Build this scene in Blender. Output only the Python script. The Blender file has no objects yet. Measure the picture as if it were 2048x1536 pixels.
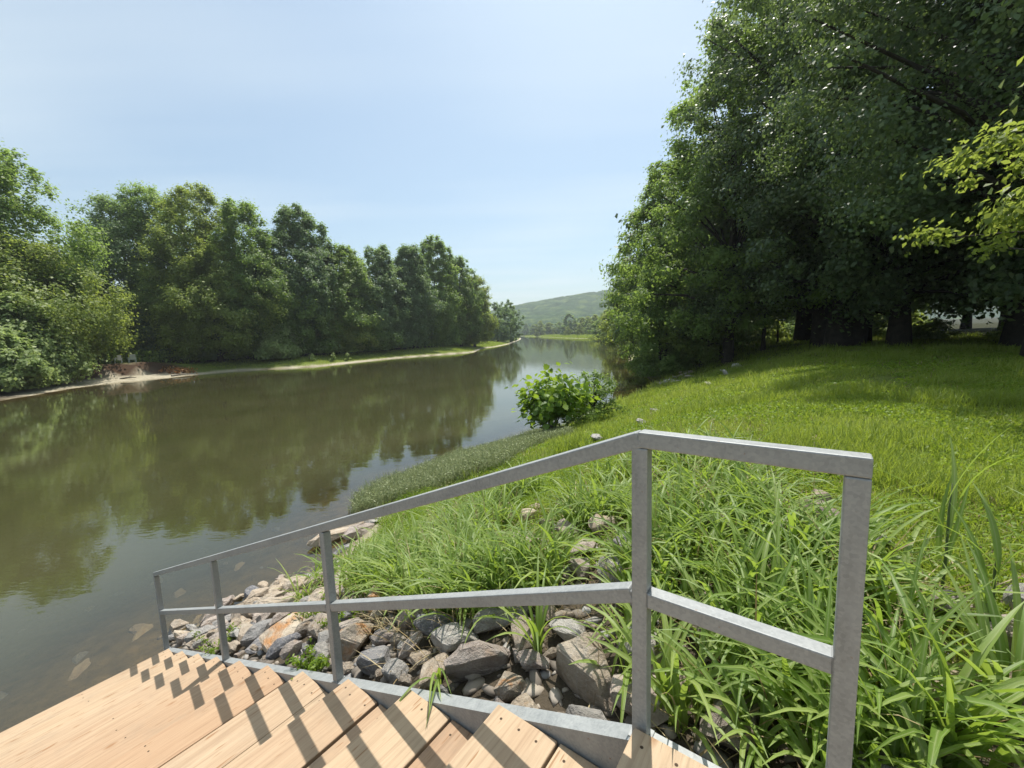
import bpy, bmesh, math
import numpy as np
from mathutils import Vector, Matrix

# ------------------------------------------------------------------ camera, light, exposure
scn = bpy.context.scene
COL = scn.collection
EYE = 3.75
cam_d = bpy.data.cameras.new('camera')
cam = bpy.data.objects.new('camera', cam_d); COL.objects.link(cam)
PITCH, ROLL = 0.1203, -0.036
cp, sp, cr_, sr_ = math.cos(PITCH), math.sin(PITCH), math.cos(ROLL), math.sin(ROLL)
right = Vector((cr_, sr_ * sp, sr_ * cp))
down = Vector((sr_, -cr_ * sp, -cr_ * cp))
up = -down
fwd = Vector((0, cp, -sp))
m = Matrix((right, up, -fwd)).transposed().to_4x4()
m.translation = Vector((0, 0, EYE))
cam.matrix_world = m
cam_d.sensor_width = 36; cam_d.sensor_fit = 'HORIZONTAL'; cam_d.lens = 830 / 2048 * 36
cam_d.clip_start = 0.05; cam_d.clip_end = 6000
scn.camera = cam

SUN_AZ, SUN_EL = 17.0, 67.0           # degrees right of +Y, above the horizon
w = bpy.data.worlds.new('World'); scn.world = w; w.use_nodes = True
nt = w.node_tree; nt.nodes.clear()
def N(nt, t, **kw):
    n = nt.nodes.new(t)
    for k, v in kw.items():
        if k in n.inputs.keys(): n.inputs[k].default_value = v
        else: setattr(n, k, v)
    return n
out = N(nt, 'ShaderNodeOutputWorld'); bg = N(nt, 'ShaderNodeBackground', Strength=0.093)
sky = N(nt, 'ShaderNodeTexSky', sky_type='NISHITA', sun_disc=False, sun_elevation=math.radians(SUN_EL),
        sun_rotation=math.radians(SUN_AZ), altitude=100.0, air_density=1.0, dust_density=2.2, ozone_density=1.0)
# thin high cirrus: pale streaks across the sky
tc = N(nt, 'ShaderNodeTexCoord')
sx = N(nt, 'ShaderNodeSeparateXYZ'); nt.links.new(tc.outputs['Generated'], sx.inputs[0])
zz = N(nt, 'ShaderNodeMath', operation='MAXIMUM'); zz.inputs[1].default_value = 0.06; nt.links.new(sx.outputs['Z'], zz.inputs[0])
px = N(nt, 'ShaderNodeMath', operation='DIVIDE'); nt.links.new(sx.outputs['X'], px.inputs[0]); nt.links.new(zz.outputs[0], px.inputs[1])
py = N(nt, 'ShaderNodeMath', operation='DIVIDE'); nt.links.new(sx.outputs['Y'], py.inputs[0]); nt.links.new(zz.outputs[0], py.inputs[1])
cx = N(nt, 'ShaderNodeCombineXYZ'); nt.links.new(px.outputs[0], cx.inputs[0]); nt.links.new(py.outputs[0], cx.inputs[1])
mp = N(nt, 'ShaderNodeMapping'); mp.inputs['Rotation'].default_value = (0, 0, math.radians(38)); mp.inputs['Scale'].default_value = (0.10, 0.8, 1)
nt.links.new(cx.outputs[0], mp.inputs[0])
nz = N(nt, 'ShaderNodeTexNoise', Scale=0.9, Detail=6.0, Roughness=0.5); nt.links.new(mp.outputs[0], nz.inputs['Vector'])
nz2 = N(nt, 'ShaderNodeTexNoise', Scale=0.35, Detail=2.0); nt.links.new(cx.outputs[0], nz2.inputs['Vector'])
mm = N(nt, 'ShaderNodeMath', operation='MULTIPLY'); nt.links.new(nz.outputs['Fac'], mm.inputs[0]); nt.links.new(nz2.outputs['Fac'], mm.inputs[1])
mr = N(nt, 'ShaderNodeMapRange'); nt.links.new(mm.outputs[0], mr.inputs['Value'])
mr.inputs['From Min'].default_value = 0.19; mr.inputs['From Max'].default_value = 0.36; mr.inputs['To Min'].default_value = 0.16; mr.inputs['To Max'].default_value = 0.55
mx = N(nt, 'ShaderNodeMix', data_type='RGBA'); nt.links.new(mr.outputs[0], mx.inputs['Factor'])
tnt = N(nt, 'ShaderNodeMix', data_type='RGBA', blend_type='MULTIPLY'); tnt.inputs['Factor'].default_value = 1.0; nt.links.new(sky.outputs[0], tnt.inputs[6]); tnt.inputs[7].default_value = (0.88, 1.02, 1.0, 1)
nt.links.new(tnt.outputs[2], mx.inputs[6]); mx.inputs[7].default_value = (5.7, 6.4, 6.7, 1)
nt.links.new(mx.outputs[2], bg.inputs['Color']); nt.links.new(bg.outputs[0], out.inputs[0])

sun_d = bpy.data.lights.new('sun', 'SUN'); sun_d.energy = 3.6; sun_d.angle = math.radians(0.55); sun_d.color = (1.0, 0.955, 0.88)
sun = bpy.data.objects.new('sun', sun_d); COL.objects.link(sun)
az, el = math.radians(SUN_AZ), math.radians(SUN_EL)
tosun = Vector((math.sin(az) * math.cos(el), math.cos(az) * math.cos(el), math.sin(el)))
sun.rotation_euler = tosun.to_track_quat('Z', 'Y').to_euler(); sun.location = tosun * 60

vs = scn.view_settings
scn.display_settings.display_device = 'sRGB'
vs.view_transform = 'Standard'; vs.look = 'None'; vs.exposure = 0.74; vs.gamma = 1.0; vs.use_curve_mapping = False
cy = scn.cycles
cy.use_denoising = True
try: cy.denoiser = 'OPENIMAGEDENOISE'
except Exception: pass
cy.max_bounces = 7; cy.diffuse_bounces = 3; cy.glossy_bounces = 3; cy.transmission_bounces = 4
cy.transparent_max_bounces = 8; cy.volume_bounces = 0
cy.caustics_reflective = False; cy.caustics_refractive = False
cy.sample_clamp_indirect = 6.0

rng = np.random.default_rng(11)

# ------------------------------------------------------------------ helpers
def link(o, parent=None):
    COL.objects.link(o)
    if parent is not None: o.parent = parent
    return o
def mesh_np(name, V, F, mats=(), attrs=None, smooth=False):
    """V (n,3); F (m,k) constant-size faces; attrs {name: per-face floats}"""
    V = np.ascontiguousarray(V, dtype=np.float32); F = np.ascontiguousarray(F, dtype=np.int32)
    me = bpy.data.meshes.new(name); k = F.shape[1]
    me.vertices.add(len(V)); me.vertices.foreach_set('co', V.ravel())
    me.loops.add(F.size); me.loops.foreach_set('vertex_index', F.ravel())
    me.polygons.add(len(F)); me.polygons.foreach_set('loop_start', np.arange(0, F.size, k, dtype=np.int32))
    if smooth: me.polygons.foreach_set('use_smooth', np.ones(len(F), dtype=bool))
    for a, arr in (attrs or {}).items():
        arr = np.asarray(arr, dtype=np.float32)
        dom = 'FACE' if len(arr) == len(F) else 'POINT'
        at = me.attributes.new(a, 'FLOAT', dom); at.data.foreach_set('value', arr)
    for mt in mats: me.materials.append(mt)
    me.update(calc_edges=True)
    return me
def obj(name, me, parent=None, loc=None, rot=None, scale=None):
    o = bpy.data.objects.new(name, me); link(o, parent)
    if loc is not None: o.location = loc
    if rot is not None: o.rotation_euler = rot
    if scale is not None: o.scale = scale
    return o
def tag(o, label=None, cat=None, group=None, kind=None):
    if label: o['label'] = label
    if cat: o['category'] = cat
    if group: o['group'] = group
    if kind: o['kind'] = kind
    return o
def thing(name, label, cat, loc=(0, 0, 0), rz=0.0, group=None):
    o = bpy.data.objects.new(name, None); link(o); o.location = loc; o.rotation_euler = (0, 0, rz)
    o.empty_display_size = 0.3
    return tag(o, label, cat, group)
def bm_to(name, bm, mat, smooth=False):
    me = bpy.data.meshes.new(name); bm.to_mesh(me); bm.free()
    if mat: me.materials.append(mat)
    if smooth:
        for p in me.polygons: p.use_smooth = True
    return me
def box_bm(bm, x0, x1, y0, y1, z0, z1, bev=0.0):
    r = bmesh.ops.create_cube(bm, size=1)
    vs_ = r['verts']
    bmesh.ops.scale(bm, vec=(x1 - x0, y1 - y0, z1 - z0), verts=vs_)
    bmesh.ops.translate(bm, vec=((x0 + x1) / 2, (y0 + y1) / 2, (z0 + z1) / 2), verts=vs_)
    if bev > 0:
        es = list({e for v in vs_ for e in v.link_edges})
        bmesh.ops.bevel(bm, geom=es, offset=bev, segments=2, affect='EDGES', profile=0.5)
def unit(a): return a / np.maximum(np.linalg.norm(a, axis=-1, keepdims=True), 1e-9)

# ------------------------------------------------------------------ materials
def new_mat(name):
    mt = bpy.data.materials.new(name); mt.use_nodes = True; t = mt.node_tree; t.nodes.clear()
    o = t.nodes.new('ShaderNodeOutputMaterial'); return mt, t, o
def ramp(t, stops):
    r = t.nodes.new('ShaderNodeValToRGB'); e = r.color_ramp.elements
    e[0].position, e[0].color = stops[0][0], (*stops[0][1], 1)
    e[1].position, e[1].color = stops[-1][0], (*stops[-1][1], 1)
    for p_, c in stops[1:-1]:
        n = e.new(p_); n.color = (*c, 1)
    return r
def foliage_mat(name, dark, mid, light, trans=0.4, tcol=(0.30, 0.42, 0.05), rough=0.5, spec=0.35):
    mt, t, o = new_mat(name)
    a = N(t, 'ShaderNodeAttribute', attribute_name='tint')
    oi = N(t, 'ShaderNodeObjectInfo')
    ad = N(t, 'ShaderNodeMath', operation='MULTIPLY_ADD'); t.links.new(oi.outputs['Random'], ad.inputs[0]); ad.inputs[1].default_value = 0.24; ad.inputs[2].default_value = -0.12
    sm = N(t, 'ShaderNodeMath', operation='ADD', use_clamp=True); t.links.new(ad.outputs[0], sm.inputs[0]); t.links.new(a.outputs['Fac'], sm.inputs[1])
    r = ramp(t, [(0.0, dark), (0.5, mid), (1.0, light)]); t.links.new(sm.outputs[0], r.inputs[0])
    p = N(t, 'ShaderNodeBsdfPrincipled', Roughness=rough); t.links.new(r.outputs[0], p.inputs['Base Color'])
    p.inputs['Specular IOR Level'].default_value = spec
    tr = N(t, 'ShaderNodeBsdfTranslucent')
    mc = N(t, 'ShaderNodeMix', data_type='RGBA'); mc.inputs['Factor'].default_value = 0.6
    t.links.new(r.outputs[0], mc.inputs[6]); mc.inputs[7].default_value = (*tcol, 1); t.links.new(mc.outputs[2], tr.inputs['Color'])
    ms = N(t, 'ShaderNodeMixShader'); ms.inputs[0].default_value = trans
    t.links.new(p.outputs[0], ms.inputs[1]); t.links.new(tr.outputs[0], ms.inputs[2]); t.links.new(ms.outputs[0], o.inputs[0])
    return mt
M = {}
M['leaf_mid'] = foliage_mat('leaf_mid', (0.060, 0.110, 0.026), (0.155, 0.235, 0.058), (0.28, 0.35, 0.105), 0.50, (0.44, 0.62, 0.10))
M['leaf_olive'] = foliage_mat('leaf_olive', (0.085, 0.130, 0.026), (0.200, 0.265, 0.058), (0.34, 0.38, 0.110), 0.50, (0.52, 0.62, 0.09))
M['leaf_bright'] = foliage_mat('leaf_bright', (0.11, 0.165, 0.055), (0.240, 0.315, 0.115), (0.45, 0.51, 0.22), 0.48, (0.54, 0.68, 0.17))
M['leaf_blue'] = foliage_mat('leaf_blue', (0.056, 0.105, 0.044), (0.135, 0.210, 0.088), (0.25, 0.32, 0.145), 0.48, (0.40, 0.56, 0.14))
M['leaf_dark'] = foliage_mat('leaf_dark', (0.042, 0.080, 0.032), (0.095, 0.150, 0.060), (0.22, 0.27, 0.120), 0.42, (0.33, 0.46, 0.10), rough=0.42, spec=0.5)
M['leaf_sapling'] = foliage_mat('leaf_sapling', (0.050, 0.110, 0.017), (0.132, 0.231, 0.033), (0.264, 0.374, 0.055), 0.48, (0.462, 0.638, 0.044))
M['blade'] = foliage_mat('blade', (0.055, 0.110, 0.018), (0.155, 0.250, 0.045), (0.36, 0.44, 0.13), 0.46, (0.46, 0.62, 0.06), rough=0.48, spec=0.4)
M['lawn'] = foliage_mat('lawn_blades', (0.095, 0.155, 0.018), (0.215, 0.285, 0.040), (0.37, 0.41, 0.090), 0.42, (0.50, 0.62, 0.06))
M['clover'] = foliage_mat('clover', (0.072, 0.138, 0.013), (0.165, 0.259, 0.024), (0.308, 0.396, 0.050), 0.42, (0.462, 0.616, 0.039))
M['weed_grey'] = foliage_mat('weed_grey', (0.13, 0.17, 0.07), (0.26, 0.31, 0.14), (0.48, 0.50, 0.30), 0.3, (0.36, 0.40, 0.18))
M['dry_grass'] = foliage_mat('dry_grass', (0.16, 0.11, 0.05), (0.32, 0.24, 0.12), (0.52, 0.43, 0.25), 0.2, (0.45, 0.36, 0.18))

def simple_noise_mat(name, c1, c2, scale=8, rough=0.85, bump=0.3, detail=6, spec=0.3, bscale=None, metallic=0.0):
    mt, t, o = new_mat(name)
    tc = N(t, 'ShaderNodeTexCoord'); n1 = N(t, 'ShaderNodeTexNoise', Scale=scale, Detail=detail, Roughness=0.6)
    t.links.new(tc.outputs['Object'], n1.inputs['Vector'])
    r = ramp(t, [(0.3, c1), (0.7, c2)]); t.links.new(n1.outputs['Fac'], r.inputs[0])
    p = N(t, 'ShaderNodeBsdfPrincipled', Roughness=rough, Metallic=metallic); p.inputs['Specular IOR Level'].default_value = spec
    t.links.new(r.outputs[0], p.inputs['Base Color'])
    n2 = N(t, 'ShaderNodeTexNoise', Scale=bscale or scale * 3, Detail=6.0); t.links.new(tc.outputs['Object'], n2.inputs['Vector'])
    b = N(t, 'ShaderNodeBump', Strength=bump, Distance=0.02); t.links.new(n2.outputs['Fac'], b.inputs['Height'])
    t.links.new(b.outputs[0], p.inputs['Normal']); t.links.new(p.outputs[0], o.inputs[0])
    return mt
M['bark'] = simple_noise_mat('bark', (0.018, 0.015, 0.012), (0.055, 0.046, 0.037), 5, 0.9, 0.8)
M['bark_pale'] = simple_noise_mat('bark_pale', (0.10, 0.085, 0.065), (0.26, 0.23, 0.18), 4, 0.9, 0.6)
M['stem'] = simple_noise_mat('stem', (0.06, 0.09, 0.03), (0.13, 0.16, 0.06), 12, 0.7, 0.2)
M['plastic_white'] = simple_noise_mat('plastic_white', (0.62, 0.63, 0.60), (0.74, 0.74, 0.70), 6, 0.5, 0.05)
M['plastic_dim'] = simple_noise_mat('plastic_dim', (0.36, 0.42, 0.38), (0.46, 0.52, 0.46), 6, 0.5, 0.05)
M['dead_leaf'] = foliage_mat('dead_leaf', (0.14, 0.05, 0.02), (0.30, 0.13, 0.05), (0.45, 0.28, 0.10), 0.2, (0.4, 0.18, 0.05))
M['screw'] = simple_noise_mat('screw', (0.06, 0.045, 0.03), (0.14, 0.11, 0.07), 60, 0.6, 0.1)
M['hole'] = simple_noise_mat('screw_hole', (0.05, 0.03, 0.018), (0.10, 0.06, 0.035), 60, 0.9, 0.1)

def steel_mat():
    mt, t, o = new_mat('galvanised_steel')
    tc = N(t, 'ShaderNodeTexCoord')
    v = N(t, 'ShaderNodeTexVoronoi', Scale=130.0); t.links.new(tc.outputs['Object'], v.inputs['Vector'])
    n = N(t, 'ShaderNodeTexNoise', Scale=9.0, Detail=7.0, Roughness=0.65); t.links.new(tc.outputs['Object'], n.inputs['Vector'])
    st = N(t, 'ShaderNodeMapping'); st.inputs['Scale'].default_value = (22, 22, 2.0); t.links.new(tc.outputs['Object'], st.inputs[0])
    n3 = N(t, 'ShaderNodeTexNoise', Scale=1.0, Detail=5.0); t.links.new(st.outputs[0], n3.inputs['Vector'])
    mxa = N(t, 'ShaderNodeMix', data_type='FLOAT'); mxa.inputs[0].default_value = 0.68
    bw = N(t, 'ShaderNodeRGBToBW'); t.links.new(v.outputs['Color'], bw.inputs[0])
    t.links.new(bw.outputs[0], mxa.inputs[2]); t.links.new(n.outputs['Fac'], mxa.inputs[3])
    mxb = N(t, 'ShaderNodeMix', data_type='FLOAT'); mxb.inputs[0].default_value = 0.4
    t.links.new(mxa.outputs[0], mxb.inputs[2]); t.links.new(n3.outputs['Fac'], mxb.inputs[3])
    r = ramp(t, [(0.25, (0.20, 0.212, 0.212)), (0.5, (0.30, 0.312, 0.31)), (0.78, (0.40, 0.41, 0.40))]); t.links.new(mxb.outputs[0], r.inputs[0])
    # sparse rusty specks
    ns = N(t, 'ShaderNodeTexNoise', Scale=38.0, Detail=3.0); t.links.new(tc.outputs['Object'], ns.inputs['Vector'])
    rs = ramp(t, [(0.70, (0, 0, 0)), (0.76, (1, 1, 1))]); t.links.new(ns.outputs['Fac'], rs.inputs[0])
    mc = N(t, 'ShaderNodeMix', data_type='RGBA'); t.links.new(rs.outputs[0], mc.inputs['Factor']); t.links.new(r.outputs[0], mc.inputs[6]); mc.inputs[7].default_value = (0.24, 0.15, 0.10, 1)
    p = N(t, 'ShaderNodeBsdfPrincipled', Metallic=0.12); t.links.new(mc.outputs[2], p.inputs['Base Color'])
    rr = N(t, 'ShaderNodeMapRange'); t.links.new(n.outputs['Fac'], rr.inputs['Value']); rr.inputs['To Min'].default_value = 0.42; rr.inputs['To Max'].default_value = 0.68
    t.links.new(rr.outputs[0], p.inputs['Roughness'])
    b = N(t, 'ShaderNodeBump', Strength=0.12, Distance=0.004); t.links.new(n3.outputs['Fac'], b.inputs['Height']); t.links.new(b.outputs[0], p.inputs['Normal'])
    t.links.new(p.outputs[0], o.inputs[0]); return mt
M['steel'] = steel_mat()

def wood_mat():
    """grain runs along the plank's local Y"""
    mt, t, o = new_mat('pine_planks')
    tc = N(t, 'ShaderNodeTexCoord'); oi = N(t, 'ShaderNodeObjectInfo')
    off = N(t, 'ShaderNodeMath', operation='MULTIPLY'); off.inputs[1].default_value = 37.0; t.links.new(oi.outputs['Random'], off.inputs[0])
    cb = N(t, 'ShaderNodeCombineXYZ'); 
    for i in range(3): t.links.new(off.outputs[0], cb.inputs[i])
    va = N(t, 'ShaderNodeVectorMath', operation='ADD'); t.links.new(tc.outputs['Object'], va.inputs[0]); t.links.new(cb.outputs[0], va.inputs[1])
    # warp
    mp0 = N(t, 'ShaderNodeMapping'); mp0.inputs['Scale'].default_value = (6, 1.3, 6); t.links.new(va.outputs[0], mp0.inputs[0])
    nw = N(t, 'ShaderNodeTexNoise', Scale=1.0, Detail=2.0); t.links.new(mp0.outputs[0], nw.inputs['Vector'])
    ws = N(t, 'ShaderNodeVectorMath', operation='SCALE'); t.links.new(nw.outputs['Color'], ws.inputs[0]); ws.inputs['Scale'].default_value = 0.05
    va2 = N(t, 'ShaderNodeVectorMath', operation='ADD'); t.links.new(va.outputs[0], va2.inputs[0]); t.links.new(ws.outputs[0], va2.inputs[1])
    mp1 = N(t, 'ShaderNodeMapping'); mp1.inputs['Scale'].default_value = (75, 1.6, 75); t.links.new(va2.outputs[0], mp1.inputs[0])
    g = N(t, 'ShaderNodeTexNoise', Scale=1.0, Detail=5.0, Roughness=0.62); t.links.new(mp1.outputs[0], g.inputs['Vector'])
    mp2 = N(t, 'ShaderNodeMapping'); mp2.inputs['Scale'].default_value = (9, 0.7, 9); t.links.new(va2.outputs[0], mp2.inputs[0])
    g2 = N(t, 'ShaderNodeTexNoise', Scale=1.0, Detail=3.0); t.links.new(mp2.outputs[0], g2.inputs['Vector'])
    r1 = ramp(t, [(0.30, (0.21, 0.135, 0.078)), (0.46, (0.385, 0.275, 0.178)), (0.62, (0.475, 0.36, 0.243)), (0.8, (0.54, 0.435, 0.305))]); t.links.new(g.outputs['Fac'], r1.inputs[0])
    r2 = ramp(t, [(0.3, (0.41, 0.295, 0.198)), (0.7, (0.505, 0.395, 0.275))]); t.links.new(g2.outputs['Fac'], r2.inputs[0])
    mx1 = N(t, 'ShaderNodeMix', data_type='RGBA'); mx1.inputs['Factor'].default_value = 0.5; t.links.new(r1.outputs[0], mx1.inputs[6]); t.links.new(r2.outputs[0], mx1.inputs[7])
    # per plank tone
    tn = ramp(t, [(0.0, (0.92, 0.80, 0.72)), (0.5, (1.0, 0.97, 0.94)), (1.0, (1.08, 1.06, 1.0))]); t.links.new(oi.outputs['Random'], tn.inputs[0])
    mx2 = N(t, 'ShaderNodeMix', data_type='RGBA', blend_type='MULTIPLY'); mx2.inputs['Factor'].default_value = 0.9; t.links.new(mx1.outputs[2], mx2.inputs[6]); t.links.new(tn.outputs[0], mx2.inputs[7])
    # knots and splits
    mp3 = N(t, 'ShaderNodeMapping'); mp3.inputs['Scale'].default_value = (8, 3.2, 8); t.links.new(va.outputs[0], mp3.inputs[0])
    k = N(t, 'ShaderNodeTexVoronoi', Scale=1.0); t.links.new(mp3.outputs[0], k.inputs['Vector'])
    kr = ramp(t, [(0.05, (1, 1, 1)), (0.14, (0, 0, 0))]); t.links.new(k.outputs['Distance'], kr.inputs[0])
    mp4 = N(t, 'ShaderNodeMapping'); mp4.inputs['Scale'].default_value = (60, 7, 60); t.links.new(va.outputs[0], mp4.inputs[0])
    k2 = N(t, 'ShaderNodeTexNoise', Scale=1.0, Detail=1.0); t.links.new(mp4.outputs[0], k2.inputs['Vector'])
    kr2 = ramp(t, [(0.69, (0, 0, 0)), (0.73, (1, 1, 1))]); t.links.new(k2.outputs['Fac'], kr2.inputs[0])
    kx = N(t, 'ShaderNodeMath', operation='MAXIMUM'); t.links.new(kr.outputs[0], kx.inputs[0]); t.links.new(kr2.outputs[0], kx.inputs[1])
    kf = N(t, 'ShaderNodeMath', operation='MULTIPLY'); kf.inputs[1].default_value = 0.72; t.links.new(kx.outputs[0], kf.inputs[0])
    mx3 = N(t, 'ShaderNodeMix', data_type='RGBA'); t.links.new(kf.outputs[0], mx3.inputs['Factor']); t.links.new(mx2.outputs[2], mx3.inputs[6]); mx3.inputs[7].default_value = (0.26, 0.13, 0.055, 1)
    sd = N(t, 'ShaderNodeTexNoise', Scale=2.6, Detail=7.0, Roughness=0.7); t.links.new(va.outputs[0], sd.inputs['Vector'])
    sr2 = ramp(t, [(0.50, (0, 0, 0)), (0.72, (1, 1, 1))]); t.links.new(sd.outputs['Fac'], sr2.inputs[0])
    sf2 = N(t, 'ShaderNodeMath', operation='MULTIPLY'); sf2.inputs[1].default_value = 0.42; t.links.new(sr2.outputs[0], sf2.inputs[0])
    mx4 = N(t, 'ShaderNodeMix', data_type='RGBA'); t.links.new(sf2.outputs[0], mx4.inputs['Factor']); t.links.new(mx3.outputs[2], mx4.inputs[6]); mx4.inputs[7].default_value = (0.27, 0.215, 0.155, 1); mx3 = mx4
    p = N(t, 'ShaderNodeBsdfPrincipled', Roughness=0.72); p.inputs['Specular IOR Level'].default_value = 0.25
    t.links.new(mx3.outputs[2], p.inputs['Base Color'])
    b = N(t, 'ShaderNodeBump', Strength=0.25, Distance=0.003); t.links.new(g.outputs['Fac'], b.inputs['Height']); t.links.new(b.outputs[0], p.inputs['Normal'])
    t.links.new(p.outputs[0], o.inputs[0]); return mt
M['wood'] = wood_mat()

def rock_mat(name, c1, c2, c3, stain=None, stain_amt=0.62):
    mt, t, o = new_mat(name)
    tc = N(t, 'ShaderNodeTexCoord'); oi = N(t, 'ShaderNodeObjectInfo')
    of = N(t, 'ShaderNodeMath', operation='MULTIPLY'); of.inputs[1].default_value = 53.0; t.links.new(oi.outputs['Random'], of.inputs[0])
    cb = N(t, 'ShaderNodeCombineXYZ'); t.links.new(of.outputs[0], cb.inputs[0]); t.links.new(of.outputs[0], cb.inputs[1])
    va = N(t, 'ShaderNodeVectorMath', operation='ADD'); t.links.new(tc.outputs['Object'], va.inputs[0]); t.links.new(cb.outputs[0], va.inputs[1])
    n = N(t, 'ShaderNodeTexNoise', Scale=2.2, Detail=8.0, Roughness=0.65, Distortion=0.6); t.links.new(va.outputs[0], n.inputs['Vector'])
    r = ramp(t, [(0.3, c1), (0.5, c2), (0.72, c3)]); t.links.new(n.outputs['Fac'], r.inputs[0])
    last = r.outputs[0]
    # pale mineral veins
    wv = N(t, 'ShaderNodeTexWave', Scale=2.3, Distortion=9.0, Detail=4.0); wv.inputs['Detail Scale'].default_value = 1.6
    t.links.new(va.outputs[0], wv.inputs['Vector'])
    vr = ramp(t, [(0.93, (0, 0, 0)), (0.99, (1, 1, 1))]); t.links.new(wv.outputs['Fac'], vr.inputs[0])
    vf = N(t, 'ShaderNodeMath', operation='MULTIPLY'); vf.inputs[1].default_value = 0.4; t.links.new(vr.outputs[0], vf.inputs[0])
    mv = N(t, 'ShaderNodeMix', data_type='RGBA'); t.links.new(vf.outputs[0], mv.inputs['Factor']); t.links.new(last, mv.inputs[6]); mv.inputs[7].default_value = (0.55, 0.50, 0.44, 1); last = mv.outputs[2]
    if stain:
        ns = N(t, 'ShaderNodeTexNoise', Scale=3.4, Detail=5.0); t.links.new(va.outputs[0], ns.inputs['Vector'])
        rs = ramp(t, [(stain_amt - 0.12, (0, 0, 0)), (stain_amt + 0.04, (1, 1, 1))]); t.links.new(ns.outputs['Fac'], rs.inputs[0])
        mc = N(t, 'ShaderNodeMix', data_type='RGBA'); t.links.new(rs.outputs[0], mc.inputs['Factor']); t.links.new(last, mc.inputs[6]); mc.inputs[7].default_value = (*stain, 1); last = mc.outputs[2]
    sxz = N(t, 'ShaderNodeSeparateXYZ'); t.links.new(tc.outputs['Object'], sxz.inputs[0])
    sz_ = N(t, 'ShaderNodeMapRange'); t.links.new(sxz.outputs['Z'], sz_.inputs['Value']); sz_.inputs['From Min'].default_value = 0.06; sz_.inputs['From Max'].default_value = -0.16
    nzs = N(t, 'ShaderNodeTexNoise', Scale=4.5, Detail=4.0); t.links.new(va.outputs[0], nzs.inputs['Vector'])
    nrs = ramp(t, [(0.42, (0, 0, 0)), (0.62, (1, 1, 1))]); t.links.new(nzs.outputs['Fac'], nrs.inputs[0])
    sml = N(t, 'ShaderNodeMath', operation='MULTIPLY'); t.links.new(sz_.outputs[0], sml.inputs[0]); t.links.new(nrs.outputs[0], sml.inputs[1])
    smf = N(t, 'ShaderNodeMath', operation='MULTIPLY'); smf.inputs[1].default_value = 0.7; t.links.new(sml.outputs[0], smf.inputs[0])
    mud = N(t, 'ShaderNodeMix', data_type='RGBA'); t.links.new(smf.outputs[0], mud.inputs['Factor']); t.links.new(last, mud.inputs[6]); mud.inputs[7].default_value = (0.16, 0.12, 0.075, 1); last = mud.outputs[2]
    hv = ramp(t, [(0, (0.78, 0.78, 0.8)), (1, (1.15, 1.12, 1.08))]); t.links.new(oi.outputs['Random'], hv.inputs[0])
    mh = N(t, 'ShaderNodeMix', data_type='RGBA', blend_type='MULTIPLY'); mh.inputs['Factor'].default_value = 1; t.links.new(last, mh.inputs[6]); t.links.new(hv.outputs[0], mh.inputs[7])
    p = N(t, 'ShaderNodeBsdfPrincipled', Roughness=0.82); p.inputs['Specular IOR Level'].default_value = 0.3; t.links.new(mh.outputs[2], p.inputs['Base Color'])
    n2 = N(t, 'ShaderNodeTexNoise', Scale=7.0, Detail=9.0, Roughness=0.7); t.links.new(va.outputs[0], n2.inputs['Vector'])
    b = N(t, 'ShaderNodeBump', Strength=0.9, Distance=0.06); t.links.new(n2.outputs['Fac'], b.inputs['Height'])
    t.links.new(b.outputs[0], p.inputs['Normal']); t.links.new(p.outputs[0], o.inputs[0]); return mt
ROCKM = {
 'tan': rock_mat('rock_tan', (0.30, 0.24, 0.18), (0.48, 0.40, 0.31), (0.62, 0.55, 0.45), (0.46, 0.33, 0.21), 0.70),
 'grey': rock_mat('rock_grey', (0.26, 0.245, 0.23), (0.40, 0.385, 0.36), (0.54, 0.52, 0.49)),
 'slate': rock_mat('rock_slate', (0.16, 0.158, 0.165), (0.26, 0.258, 0.27), (0.38, 0.375, 0.375)),
 'pink': rock_mat('rock_pink', (0.32, 0.26, 0.22), (0.48, 0.41, 0.355), (0.60, 0.53, 0.47), (0.44, 0.32, 0.23), 0.70),
 'orange': rock_mat('rock_orange', (0.27, 0.22, 0.17), (0.44, 0.37, 0.29), (0.56, 0.50, 0.41), (0.48, 0.25, 0.11), 0.61),
}

# ------------------------------------------------------------------ terrain
SH_R = np.array([(-14,-200),(-10,-30),(-7.5,-5),(-5.6,0.5),(-4.7,3.4),(-4.45,4.75),(-4.05,5.2),(-3.9,5.65),(-3.5,6.1),(-3.2,6.5),(-3.2,7.6),(-3.45,8.6),
 (-3.3,9.8),(-2.6,11.2),(-1.2,12.8),(.5,14.3),(2.6,17.2),(5.8,22),(8.2,25.4),(9.4,27.4),(10.3,31),(11,36),(14,50),(22,77),(32,115),(40,157),(38.5,197),
 (34,235),(29,330),(24,450),(5,620),(-60,800)], float)
SH_L = np.array([(-130,800),(-40,640),(-4,500),(6.5,400),(9,340),(6,250),(-.2,156),(-4,128),(-7.8,114),(-8,91),(-14.4,84.5),(-20.8,78),(-25,69),(-28,61),
 (-32.6,58.6),(-38.4,57.4),(-39.7,53.8),(-41,48.8),(-43,45),(-42.6,40),(-40.6,35),(-39.7,32),(-38,20),(-36,0),(-38,-60),(-45,-200)], float)
def segd(P, poly):
    best = np.full(len(P), 1e9)
    for a, b in zip(poly[:-1], poly[1:]):
        ab = b - a; tt = np.clip(((P - a) @ ab) / (ab @ ab), 0, 1)
        best = np.minimum(best, np.hypot(*(P - a - tt[:, None] * ab).T))
    return best
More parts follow.
